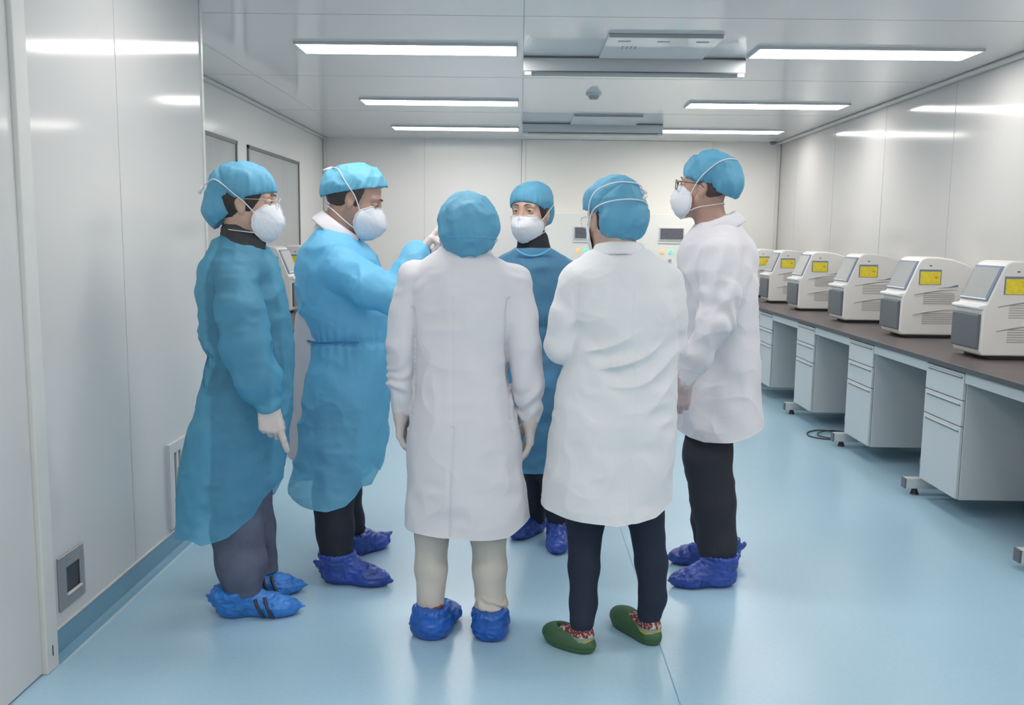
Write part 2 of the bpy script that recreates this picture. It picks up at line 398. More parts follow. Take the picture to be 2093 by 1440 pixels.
# ------------------------------------------------------------------ ceiling fittings
def airbar(yf, la, lb):
    t = empty('air_curtain', (.69, yf + .09, HC), la, 'air conditioner', 'ceiling air units')
    MB().box(-.69, .69, -.08, .08, -.095, 0).build('housing', 'white_pl', t, bevel=.006)
    MB().box(-.688, .688, -.084, -.079, -.012, -.004).box(-.688, .688, -.084, -.079, -.098, -.090).build('groove', 'mach_door', t)
    MB().box(-.66, .66, -.05, .05, -.099, -.095).build('outlet', 'vent', t)
    for sx in (-1, 1):
        MB().box(sx * .66 - .022, sx * .66 + .022, -.088, -.05, -.118, -.095).build('clip', 'mask', t, bevel=.003)
    g = empty('ceiling_vent', (.785, yf - .33, HC), lb, 'ceiling vent', 'square ceiling vents')
    MB().box(-.32, .32, -.30, .30, -.02, 0).build('frame', 'ceiling', g, bevel=.004)
    MB().box(-.312, .312, -.303, -.299, -.022, -.002).build('shaded_front_edge', 'seam', g)  # shadow on the vent's near face, painted as a darker grey strip
    for sx in (-.22, 0, .22):
        MB().box(sx - .035, sx + .035, -.21, -.18, -.0215, -.018).build('slot', 'seam', g)
    mk = MB()
    for q in range(4):
        mk.box(-.215 + q * .025, -.209 + q * .025, -.06, -.0, -.0212, -.0195)
    mk.build('marking', 'mach_door', g)
airbar(5.80, 'long white hanging unit on the ceiling, nearer of the two', 'square white ceiling vent with three slots beside the nearer hanging unit')
airbar(9.10, 'long white hanging unit on the ceiling, farther of the two', 'square white ceiling vent beside the farther hanging unit')
s = empty('smoke_detector', (.55, 7.24, HC), 'round grey smoke detector between the two hanging units', 'smoke detector')
MB().cyl((0, 0, 0), (0, 0, -.02), .062, .058, 32).build('base', 'white_pl', s)
MB().cyl((0, 0, -.02), (0, 0, -.048), .045, .03, 32).build('sensor', 'vent', s)
s = empty('dome_camera', (2.80, 10.35, HC), 'small white dome camera on the ceiling in the back right corner', 'security camera')
MB().cyl((0, 0, 0), (0, 0, -.025), .06, .055, 32).build('base', 'white_pl', s, bevel=.003)
MB().cyl((0, 0, -.025), (0, 0, -.06), .045, .02, 32).build('dome', 'display', s, bevel=.008)

# ------------------------------------------------------------------ low fittings on the near left wall
t = empty('wall_plate', (XN, 2.978, .245), 'brushed steel square plate with a dark opening low on the left wall', 'wall plate')
a0, a1, c0, c1 = -.088, .088, -.094, .092
MB().box(0, .008, a0, a0 + .05, c0, c1).box(0, .008, a1 - .030, a1, c0, c1).box(0, .008, a0 + .05, a1 - .030, c0, c0 + .047).box(0, .008, a0 + .05, a1 - .030, c1 - .048, c1).build('plate', 'steel', t, bevel=.003)
MB().box(.0005, .002, a0 + .05, a1 - .030, c0 + .047, c1 - .048).build('opening', 'dark', t)
MB().box(.004, .014, a0 + .05, a1 - .030, c0 + .041, c0 + .049).build('lip', 'alu', t, bevel=.002)
t = empty('air_grille', (XN, 3.97, .33), 'white framed air grille with upright slats low on the left wall', 'air grille')
y0, y1, z0, z1 = -.125, .36, -.205, .172
MB().box(0, .016, y0, y0 + .03, z0, z1).box(0, .016, y1 - .03, y1, z0, z1).box(0, .016, y0 + .03, y1 - .03, z0, z0 + .045).box(0, .016, y0 + .03, y1 - .03, z1 - .045, z1).build('frame', 'white_pl', t)
MB().box(.0005, .003, y0 + .03, y1 - .03, z0 + .045, z1 - .045).build('backing', 'mach_door', t)
n_ = 9
for i in range(n_):
    yy = y0 + .048 + i * (y1 - y0 - .09) / (n_ - 1)
    MB().box(.003, .013, yy - .012, yy + .012, z0 + .045, z1 - .045).build('slat', 'alu', t, bevel=.002)

# ------------------------------------------------------------------ white cabinets with control panels on the back wall
for i, (xc, lab) in enumerate(((.735, 'left of two white back wall cabinets, with orange, green and red lights'),
                               (1.695, 'right of two white cabinets on the back wall, grey display over orange and green lights'))):
    t = empty('equipment_cabinet', (xc, 10.45, 0), lab, 'cabinet', 'white equipment cabinets on the back wall')
    MB().box(-.475, .475, -.15, .185, .0, 1.70).build('body', 'cream', t, bevel=.006)
    MB().box(-.14, .14, -.162, -.148, 1.405, 1.55).build('bezel', 'white_pl', t, bevel=.003)
    MB().box(-.128, .128, -.166, -.160, 1.42, 1.54).build('display', 'display', t)
    MB().box(-.15, .15, -.156, -.149, 1.37, 1.377).build('ledge', 'seam', t)
    cols = ('led_o', 'led_g', 'led_r') if i == 0 else ('led_o', 'led_g', 'dark')
    for q, c in enumerate(cols):
        MB().cyl((-.095 + q * .095, -.148, 1.28), (-.095 + q * .095, -.165, 1.28), .022 if c != 'dark' else .016, .019 if c != 'dark' else .013, 20).build('button', c, t, bevel=.003)
    MB().cyl((-.01, -.148, 1.18), (-.01, -.156, 1.18), .02, n=18).build('lock', 'seam', t)
    MB().box(-.40, .40, -.162, -.149, .25, 1.12).build('door', 'white_pl', t, bevel=.004)

# ------------------------------------------------------------------ benches
ZT = .80
def copy_tree(o, parent=None):
    c = o.copy(); COL.objects.link(c)
    if parent is not None: c.parent = parent
    for ch in list(o.children): copy_tree(ch, c)
    return c

def make_pedestal(sx):
    """sx=1: front faces -X (right bench); sx=-1: front faces +X"""
    t = empty('drawer_cabinet', (0, 0, 0), '', 'cabinet')
    X = lambda a, b: (min(a * sx, b * sx), max(a * sx, b * sx))
    w = .215
    MB().box(*X(.018, .60), -w, w, .105, .765).build('body', 'cab', t, bevel=.003)
    for nm_, z0, z1 in (('drawer', .625, .762), ('drawer', .490, .620), ('door', .11, .485)):
        d_ = MB().box(*X(0, .016), -w + .003, w - .003, z0, z1).build(nm_, 'cab', t, bevel=.003)
        MB().box(*X(-.002, .001), -w + .02, w - .03, z1 - .028, z1 - .020).build('handle', 'cab_gap', d_)
        MB().box(*X(-.008, .001), -w + .02, w - .03, z1 - .020, z1 - .014).build('pull_lip', 'cab', d_, bevel=.001)
        if nm_ == 'door':
            for zz in (.18, .39):
                MB().box(*X(.002, .022), w - .001, w + .012, zz, zz + .045).build('hinge', 'mach_door', d_, bevel=.002)
    return t

def make_leg(sx):
    t = empty('bench_leg_frame', (0, 0, 0), '', 'bench leg')
    X = lambda a, b: (min(a * sx, b * sx), max(a * sx, b * sx))
    MB().box(*X(-.06, .66), -.025, .025, .035, .095).build('foot', 'cab', t, bevel=.004)
    MB().box(*X(-.068, -.058), -.026, .026, .036, .094).build('end_cap', 'mach_door', t, bevel=.002)
    MB().box(*X(.60, .65), -.02, .02, .095, ZT - .035).build('post', 'cab', t, bevel=.003)
    MB().box(*X(.03, .64), -.02, .02, ZT - .075, ZT - .032).build('arm', 'cab', t, bevel=.003)
    for q in (-.0, .58):
        MB().cyl((q * sx, 0, 0), (q * sx, 0, .036), .024, .012, 18).build('glide', 'black', t)
    return t

def label_tree(o, lab, grp):
    o['label'] = lab
    if grp: o['group'] = grp

XF = 2.24
ord_ = ['nearest', 'second nearest', 'third nearest', 'fourth nearest', 'fifth nearest', 'farthest']
top = MB().box(XF, XR - .005, 1.2, 10.30, ZT - .03, ZT).build('bench_worktop', 'bench', bevel=.003)
tag(top, 'long dark worktop of the bench along the right wall', 'worktop')
edge = MB().box(XF - .002, XF + .001, 1.2, 10.30, ZT - .029, ZT - .002).build('edge_strip', 'bench_edge', top)
def rails(x0, x1, ys, y_start, lab):
    b = [y_start] + [q for y in ys for q in (y - .218, y + .218)] + [10.25]
    for i in range(0, len(b), 2):
        if b[i + 1] - b[i] < .05: continue
        r_ = MB().box(x0, x1, b[i], b[i + 1], ZT - .085, ZT - .032).build('bench_rail', 'cab', bevel=.002)
        tag(r_, lab(i // 2), 'rail', 'white rails under the worktop fronts')
ordr = ('', 'nearest', 'second', 'third', 'fourth', 'fifth', 'last')
rails(XF + .018, XF + .038, (3.58, 4.77, 5.96, 7.13, 8.30, 9.47), 1.25, lambda i: 'white rail under the right worktop, in front of the nearest drawer cabinet' if i == 0 else 'white rail under the right worktop, just beyond the %s drawer cabinet' % ordr[i])
ped = make_pedestal(1); leg = make_leg(1)
ped_y = (3.58, 4.77, 5.96, 7.13, 8.30, 9.47)
for i, y in enumerate(ped_y):
    p = ped if i == 0 else copy_tree(ped)
    p.location = (XF + .015, y, 0)
    label_tree(p, ('white steel drawer cabinet hanging under the right worktop, cut by the frame edge' if i == 0 else
                   '%s white drawer cabinet in view under the right worktop' % ord_[i - 1]), 'drawer cabinets under the right bench')
    l = leg if i == 0 else copy_tree(leg)
    l.location = (XF + .02, y + .27, 0)
    label_tree(l, ('white bench foot under the right bench, nearer than the frame shows' if i == 0 else
                   'white steel bench foot with dark cap behind the %s drawer cabinet' % ord_[i - 1]), 'bench feet under the right worktop')
# left bench
XLF = -1.50
top = MB().box(XL + .005, XLF, 5.75, 10.30, ZT - .03, ZT).build('bench_worktop', 'bench', bevel=.003)
tag(top, 'dark worktop of the bench along the left wall behind the two people in blue gowns', 'worktop')
MB().box(XLF - .001, XLF + .002, 5.75, 10.30, ZT - .029, ZT - .002).build('edge_strip', 'bench_edge', top)
rails(XLF - .038, XLF - .018, (6.35, 7.5, 8.65, 9.8), 5.8, lambda i: 'white rail under the left worktop, before the nearest drawer cabinet' if i == 0 else 'white rail under the left worktop, just beyond the %s drawer cabinet' % ordr[i])
pl = make_pedestal(-1); ll = make_leg(-1)
for i, y in enumerate((6.35, 7.5, 8.65, 9.8)):
    p = pl if i == 0 else copy_tree(pl)
    p.location = (XLF - .015, y, 0)
    label_tree(p, '%s white drawer cabinet under the left worktop behind the standing people' % (ord_[i] if i < 3 else 'farthest'), 'drawer cabinets under the left bench')
    l = ll if i == 0 else copy_tree(ll)
    l.location = (XLF - .02, (5.83, 7.1, 8.2, 9.4)[i], 0)
    label_tree(l, '%s white bench foot under the left worktop' % (ord_[i] if i < 3 else 'farthest'), 'bench feet under the left worktop')

# ------------------------------------------------------------------ instruments
def make_instrument(sx):
    t = empty('lab_instrument', (0, 0, 0), '', 'lab instrument')
    w = .155
    S = lambda pts: [(p[0] * sx, p[1]) for p in pts]
    prof = [(.012, .02), (0, .04), (.002, .262), (.010, .285), (.018, .296), (.022, .300), (.028, .315), (.100, .495), (.118, .517), (.150, .527), (.23, .527), (.32, .514), (.40, .488), (.45, .462), (.465, .435), (.47, .40), (.47, .02)]
    MB().prism(S(prof), -w, w).build('shell', 'mach', t, bevel=.014, seg=4)
    X = lambda a, b: (min(a * sx, b * sx), max(a * sx, b * sx))
    MB().box(*X(.06, .44), -w + .015, w - .02, 0, .022).build('base', 'black', t, bevel=.003)
    # grey front door
    MB().prism(S([(-.012, .055), (-.016, .06), (-.016, .235), (-.012, .242), (.006, .242), (.006, .055)]), -w + .012, w - .012).build('door', 'mach_door', t, bevel=.005)
    # ledge above the door
    MB().prism(S([(-.018, .268), (-.022, .276), (-.018, .288), (.03, .296), (.03, .262)]), -w + .002, w - .002).build('ledge', 'mach', t, bevel=.006)
    # leaning screen with bezel
    def sl(u, off):      # along the slanted front
        x = .026 + (.104 - .026) * u; z = .312 + (.500 - .312) * u
        nx, nz = -.924, .383
        return (x + nx * off, z + nz * off)
    bz = MB().prism(S([sl(0, -.004), sl(0, .008), sl(1, .008), sl(1, -.004)]), -w + .008, w - .008).build('bezel', 'bezel', t, bevel=.006, seg=3)
    MB().prism(S([sl(.08, .004), sl(.08, .0095), sl(.93, .0095), sl(.93, .004)]), -w + .028, w - .024).build('screen', 'screen', bz)
    MB().prism(S([sl(.03, .005), sl(.03, .011), sl(.07, .011), sl(.07, .005)]), -w + .018, w - .018).build('lip', 'mach', bz)
    # near side face: sticker, mark, vents, swoosh
    y0 = -w - .0015
    lb = MB().box(*X(.105, .248), y0, -w + .002, .350, .447).build('label_frame', 'bezel', t)
    MB().box(*X(.113, .242), y0 - .0012, y0 + .0005, .353, .434).build('sticker', 'yellow', lb)
    MB().box(*X(.130, .185), y0 - .0018, y0 - .0008, .385, .408).build('print', 'orange', lb) if False else None
    MB().cyl((.215 * sx, y0 - .0018, .396), (.215 * sx, y0 - .0008, .396), .010, n=12).build('print', 'orange', lb)
    MB().box(*X(.168, .184), y0, -w + .002, .468, .476).build('mark', 'mach_door', t, bevel=.001)
    for zb in (.225, .095):
        v_ = MB()
        for q in range(6):
            v_.box(*X(.14, .34), y0, -w + .002, zb + q * .013, zb + q * .013 + .006)
        v_.build('vent', 'vent', t)
        arc = [(.08 + .28 * u, y0, zb + .06 + .035 * math.sin(u * 1.6)) for u in np.linspace(0, 1, 12)]
        tube('moulding', [(a * sx, b, c) for a, b, c in arc], [.001 + .003 * math.sin(math.pi * min(1, i / 11 + .08)) for i in range(12)], 'vent', t, n=6)
    sw = MB().prism(S([(.23, .328), (.30, .335), (.36, .352), (.36, .338), (.30, .331)]), y0, -w + .002)
    sw.build('stripe', 'bezel', t)
    return t
ins = make_instrument(1)
mo = ['nearest white instrument with a leaning screen on the right bench, cut by the frame edge', 'second white instrument from the near end of the right bench',
      'third white instrument from the near end of the right bench', 'fourth white instrument from the near end of the right bench',
      'fifth white instrument from the near end of the right bench', 'farthest white instrument on the right bench, beside the white coated man']
for i, (y, x) in enumerate(((4.83, 2.46), (5.90, 2.475), (6.95, 2.475), (8.08, 2.475), (9.05, 2.475), (9.98, 2.475))):
    t = ins if i == 0 else copy_tree(ins)
    t.location = (x, y + .155, ZT); label_tree(t, mo[i], 'white instruments on the right bench')
insl = make_instrument(-1)
for i, y in enumerate((6.25, 7.12, 7.95, 8.8)):
    t = insl if i == 0 else copy_tree(insl)
    t.location = (-1.80, y + .155, ZT)
    label_tree(t, ('nearest white instrument on the left bench, mostly behind the woman in the sheer gown', 'second white instrument on the left bench, screen showing between the two people in blue gowns',
                   'third white instrument on the left bench, only its near side showing', 'farthest white instrument on the left bench, behind the bright blue gown')[i], 'white instruments on the left bench')
# cable loops on the floor
cp = [(2.95 - .1 + 0 * i, 0, 0) for i in range(0)]
cab_pts = [(2.80, 6.62, .006), (2.5, 6.60, .006), (2.3, 6.72, .008), (2.17, 6.66, .006), (2.13, 6.52, .006), (2.22, 6.42, .006), (2.40, 6.42, .010), (2.5, 6.55, .012), (2.36, 6.68, .014), (2.22, 6.60, .012), (2.22, 6.47, .01), (2.45, 6.36, .006), (2.8, 6.40, .006)]
tag(tube('cable', spline(cab_pts, 8), .005, 'cable'), 'thin dark cable lying in loops on the floor under the right bench', 'cable')
# ------------------------------------------------------------------ distance-field modelling (bodies and clothes)
rng = np.random.RandomState(7)
_T = rng.rand(32, 32, 32).astype(np.float32) * 2 - 1
def noise3(p):
    p = np.asarray(p); i = np.floor(p).astype(int); f = p - i; f = f * f * (3 - 2 * f); i &= 31; j = (i + 1) & 31
    x0, y0, z0 = i.T; x1, y1, z1 = j.T; fx, fy, fz = f.T
    c00 = _T[x0, y0, z0] * (1 - fx) + _T[x1, y0, z0] * fx; c10 = _T[x0, y1, z0] * (1 - fx) + _T[x1, y1, z0] * fx
    c01 = _T[x0, y0, z1] * (1 - fx) + _T[x1, y0, z1] * fx; c11 = _T[x0, y1, z1] * (1 - fx) + _T[x1, y1, z1] * fx
    return (c00 * (1 - fy) + c10 * fy) * (1 - fz) + (c01 * (1 - fy) + c11 * fy) * fz

V3 = lambda *a: np.array(a, float)

class Prim:
    def __init__(s, fn, lo, hi): s.fn = fn; s.lo = np.array(lo, float); s.hi = np.array(hi, float)

def cone(a, b, r1, r2):
    a = np.array(a, float); b = np.array(b, float)
    ab = b - a; L2 = max(ab.dot(ab), 1e-9)
    def fn(P):
        q = P - a; t = np.clip((q @ ab) / L2, 0, 1)
        return np.sqrt(((q - t[..., None] * ab) ** 2).sum(-1)) - (r1 + (r2 - r1) * t)
    R = max(r1, r2)
    return Prim(fn, np.minimum(a, b) - R, np.maximum(a, b) + R)

def ell(c, r, rot=None):
    c = np.array(c, float); r = np.array(r, float)
    Rm = np.eye(3) if rot is None else np.array(rot)     # columns = axes
    def fn(P):
        q = (P - c) @ Rm
        k0 = np.sqrt(((q / r) ** 2).sum(-1)); k1 = np.sqrt(((q / (r * r)) ** 2).sum(-1)) + 1e-9
        return k0 * (k0 - 1) / k1
    R = r.max()
    return Prim(fn, c - R, c + R)

def loft(rings, n=2.3, smooth=.015, top=.02, bot=.01, grow=0.0, lean=0.0):
    """rings: (z, cx, cy, hx, hy)"""
    R = np.array(sorted(rings), float); z0, z1 = R[0, 0], R[-1, 0]
    zz = np.linspace(z0, z1, 400); C = np.stack([np.interp(zz, R[:, 0], R[:, i]) for i in range(1, 5)], 1)
    k = int(smooth / ((z1 - z0) / 400)) or 1
    if k > 1:
        ker = np.hanning(2 * k + 3); ker /= ker.sum(); pad = len(ker) // 2
        C = np.stack([np.convolve(np.pad(C[:, i], pad, mode='edge'), ker, mode='valid') for i in range(4)], 1)
    def fn(P):
        z = P[..., 2]
        cx, cy, hx, hy = (np.interp(z, zz, C[:, i]) for i in range(4))
        hx = np.maximum(hx + grow, .02); hy = np.maximum(hy + grow, .02)
        u = np.abs(P[..., 0] - cx) / hx; v = np.abs(P[..., 1] - cy) / hy
        q = (u ** n + v ** n) ** (1 / n)
        d = (q - 1) * np.minimum(hx, hy) * .9
        return np.maximum(d, np.maximum(z - (z1 - top * 0), z0 - z))
    hx = C[:, 2].max() + grow; hy = C[:, 3].max() + grow
    return Prim(fn, (C[:, 0].min() - hx, C[:, 1].min() - hy, z0), (C[:, 0].max() + hx, C[:, 1].max() + hy, z1))

class Field:
    def __init__(s): s.ops = []
    def add(s, p, k=.012): s.ops.append(('u', p, k)); return s
    def sub(s, p, k=.008): s.ops.append(('s', p, k)); return s
    def cut(s, fn): s.ops.append(('c', fn, 0)); return s     # keep where fn<0
    def chain(s, pts, rs, k=.015):
        for i in range(len(pts) - 1): s.add(cone(pts[i], pts[i + 1], rs[i], rs[i + 1]), k)
        return s
    def eval(s, P):
        f = np.full(P.shape[:-1], .3)
        for op, p, k in s.ops:
            f = s._ap(f, op, p.fn(P) if op != 'c' else p(P), k)
        return f
    @staticmethod
    def _ap(f, op, d, k):
        if op == 'u':
            h = np.maximum(k - np.abs(f - d), 0) / k; return np.minimum(f, d) - h * h * k * .25
        if op == 's':
            h = np.maximum(k - np.abs(f + d), 0) / k; return np.maximum(f, -d) + h * h * k * .25
        return np.maximum(f, d)
    def mesh(s, h, disp=None, smooth=1, drop=None, hem=None):
        lo = np.min([p.lo for o, p, k in s.ops if o == 'u'], 0) - 4 * h; hi = np.max([p.hi for o, p, k in s.ops if o == 'u'], 0) + 4 * h
        n = np.ceil((hi - lo) / h).astype(int) + 1
        ax = [lo[i] + h * np.arange(n[i]) for i in range(3)]
        f = np.full(tuple(n), .3, np.float32)
        for op, p, k in s.ops:
            if op == 'c':
                G = np.stack(np.meshgrid(*ax, indexing='ij'), -1); f = np.maximum(f, p(G)).astype(np.float32); continue
            pad = k + 3 * h + .01
            i0 = np.maximum(((p.lo - pad - lo) / h).astype(int), 0); i1 = np.minimum(((p.hi + pad - lo) / h).astype(int) + 2, n)
            sl = tuple(slice(a, b) for a, b in zip(i0, i1))
            G = np.stack(np.meshgrid(*[ax[i][sl[i]] for i in range(3)], indexing='ij'), -1)
            f[sl] = s._ap(f[sl], op, p.fn(G), k)
        # surface nets
        I = f < 0
        c = np.zeros(tuple(n - 1), np.uint8)
        for dx in (0, 1):
            for dy in (0, 1):
                for dz in (0, 1):
                    c += I[dx:n[0] - 1 + dx, dy:n[1] - 1 + dy, dz:n[2] - 1 + dz]
        act = (c > 0) & (c < 8); idx = np.argwhere(act); ID = np.full(act.shape, -1, np.int64); ID[act] = np.arange(len(idx))
        corners = [(a, b, e) for a in (0, 1) for b in (0, 1) for e in (0, 1)]
        vals = {q: f[idx[:, 0] + q[0], idx[:, 1] + q[1], idx[:, 2] + q[2]] for q in corners}
        acc = np.zeros((len(idx), 3)); cnt = np.zeros(len(idx))
        for q in corners:
            for a in range(3):
                if q[a] == 0:
                    r = list(q); r[a] = 1; r = tuple(r)
                    va, vb = vals[q], vals[r]; m_ = (va < 0) != (vb < 0)
                    t = np.where(m_, va / np.where(m_, va - vb, 1), 0)
                    pos = np.array(q, float)[None].repeat(len(idx), 0); pos[:, a] = t
                    acc[m_] += pos[m_]; cnt[m_] += 1
        v = lo + h * (idx + acc / cnt[:, None])
        quads = []
        for a in range(3):
            b_, c_ = (a + 1) % 3, (a + 2) % 3
            s0 = [slice(0, None)] * 3; s1 = [slice(0, None)] * 3
            s0[a] = slice(0, n[a] - 1); s1[a] = slice(1, n[a])
            A = I[tuple(s0)]; B = I[tuple(s1)]
            e = np.argwhere(A != B); ok = (e[:, b_] > 0) & (e[:, c_] > 0) & (e[:, b_] < n[b_] - 1) & (e[:, c_] < n[c_] - 1); e = e[ok]
            fl = A[tuple(e.T)]
            def cell(db, dc):
                q = e.copy(); q[:, b_] -= db; q[:, c_] -= dc; return ID[tuple(q.T)]
            Q = np.stack([cell(1, 1), cell(0, 1), cell(0, 0), cell(1, 0)], 1)
            Q[~fl] = Q[~fl][:, ::-1]; quads.append(Q)
        Q = np.concatenate(quads)
        for _ in range(smooth):
            v = lap(v, Q, .5)
        if disp is not None:
            N = vnorm(v, Q); v = v + N * disp(v, N)[:, None]
        if hem is not None:      # open lower edge: drop what lies below it and pull the last row onto it
            g = hem(v); Q = Q[(g[Q] < 0).any(1)]; v[:, 2] += np.maximum(g, 0)
            used = np.unique(Q); mp = np.full(len(v), -1); mp[used] = np.arange(len(used)); v = v[used]; Q = mp[Q]
        if drop is not None:
            N = vnorm(v, Q); cz = v[Q].mean(1); cn = N[Q].mean(1)
            Q = Q[~drop(cz, cn)]
            used = np.unique(Q); mp = np.full(len(v), -1); mp[used] = np.arange(len(used)); v = v[used]; Q = mp[Q]
        return v, Q

def lap(v, Q, l):
    s = np.zeros_like(v); c = np.zeros(len(v))
    for a, b in ((0, 1), (1, 2), (2, 3), (3, 0)):
        for p, q in ((a, b), (b, a)):
            for i in range(3): s[:, i] += np.bincount(Q[:, p], v[Q[:, q], i], len(v))
            c += np.bincount(Q[:, p], minlength=len(v))
    return v + l * (s / np.maximum(c, 1)[:, None] - v)

def vnorm(v, Q):
    fn = np.cross(v[Q[:, 2]] - v[Q[:, 0]], v[Q[:, 3]] - v[Q[:, 1]]); N = np.zeros_like(v)
    for k_ in range(4):
        for i in range(3): N[:, i] += np.bincount(Q[:, k_], fn[:, i], len(v))
    return N / np.maximum(np.linalg.norm(N, axis=1), 1e-12)[:, None]

def to_obj(name, vq, material, parent, org, mats=None, midx=None):
    v, Q = vq; v = v - np.array(org)
    me = bpy.data.meshes.new(name)
    me.vertices.add(len(v)); me.vertices.foreach_set('co', v.astype(np.float32).ravel())
    me.loops.add(Q.size); me.loops.foreach_set('vertex_index', Q.astype(np.int32).ravel())
    me.polygons.add(len(Q)); me.polygons.foreach_set('loop_start', np.arange(0, Q.size, 4, dtype=np.int32))
    try: me.polygons.foreach_set('loop_total', np.full(len(Q), 4, np.int32))
    except Exception: pass
    me.update(); me.validate()
    return link(name, me, material, parent, smooth=True)

def folds(items):
    """items: (amplitude, (sx,sy,sz), mask or None, power) -> displacement"""
    def d(v, N):
        o = np.zeros(len(v))
        for k_, (a, sc, mk, pw) in enumerate(items):
            w = noise3(v * np.array(sc) * .5 + noise3(v * 3 + k_ * 5)[:, None] * .6 + k_ * 11.3)
            if pw: w = 1 - np.abs(w) * 2 ; w = np.sign(w) * np.abs(w) ** pw
            o += a * w * (1 if mk is None else mk(v))
        return o
    return d

def crumple(v, amp, fr, seed=0, n=5, sz=1.0):
    r = np.random.RandomState(seed + 3); o = np.zeros(len(v)); q = v * np.array((1, 1, sz))
    for i in range(n):
        d = r.normal(size=3); d /= np.linalg.norm(d)
        m_ = np.clip(noise3(v * fr * .22 + i * 7.7 + seed) * 2.2, 0, 1)
        ph = (q @ d) * fr * .5 + 1.5 * noise3(v * fr * .28 + i * 3.1)
        o += m_ * (.6 - 1.4 * np.abs(np.sin(ph)) ** .6)
    return amp * o

# ------------------------------------------------------------------ heads
class HF:
    """head frame: f forward, l to the wearer's left, u up"""
    def __init__(s, c, yaw, pitch=0, roll=0, sc=1.0):
        y, p = math.radians(yaw), math.radians(pitch)
        f = V3(math.cos(y) * math.cos(p), math.sin(y) * math.cos(p), -math.sin(p))
        l = V3(-math.sin(y), math.cos(y), 0); u = np.cross(f, l)
        r = math.radians(roll); l, u = l * math.cos(r) + u * math.sin(r), u * math.cos(r) - l * math.sin(r)
        s.R = np.stack([f, l, u], 1); s.c = np.array(c, float); s.s = sc
    def __call__(s, x, y, z): return s.c + s.R @ (np.array((x, y, z)) * s.s)
    def loc(s, P): return ((P - s.c) @ s.R) / s.s
    def e(s, c, r, tilt=0):
        R = s.R
        if tilt:
            t = math.radians(tilt); T = np.array([[math.cos(t), 0, math.sin(t)], [0, 1, 0], [-math.sin(t), 0, math.cos(t)]]); R = s.R @ T
        return ell(s(*c), np.array(r) * s.s, R)
    def k(s, a, b, r1, r2): return cone(s(*a), s(*b), r1 * s.s, r2 * s.s)

def head_field(F, h, male=False):
    F.add(h.e((-.016, 0, .032), (.096, .075, .090)), .02)
    F.add(h.e((.030, 0, -.030), (.060, .060, .080)), .03)
    jw = .056 if male else .050
    for s in (-1, 1):
        F.add(h.k((-.008, s * jw, -.045), (.062, s * .016, -.100), .018, .017), .03)
        F.add(h.e((.052, s * .040, -.028), (.026, .022, .022)), .02)      # cheek
    F.add(h.e((.078, 0, -.102), (.020, .022, .016)), .02)                 # chin
    F.add(h.k((-.03, 0, -.04), (.045, 0, -.085), .04, .02), .03)
    for s in (-1, 1):
        F.add(h.k((.076, s * .010, .028), (.064, s * .046, .026), .011, .010), .014)      # brow ridge
    F.add(h.k((.086, 0, .012), (.104, 0, -.026), .007, .010), .014)       # nose
    for s in (-1, 1):
        F.add(h.e((.096, s * .012, -.031), (.011, .008, .008)), .006)
        F.sub(h.e((.096, s * .032, .006), (.016, .016, .010)), .014)      # sockets
    F.add(h.k((.091, -.014, -.058), (.091, .014, -.058), .006, .006), .008)
    F.add(h.k((.090, -.012, -.069), (.090, .012, -.069), .007, .007), .006)
    for s in (-1, 1):                                                     # ears
        F.add(h.e((-.012, s * .078, -.008), (.019, .008, .032), -12), .008)
        F.sub(h.e((-.006, s * .087, -.006), (.010, .006, .018), -12), .004)
        F.add(h.e((-.006, s * .077, -.034), (.009, .006, .010)), .006)
    return F

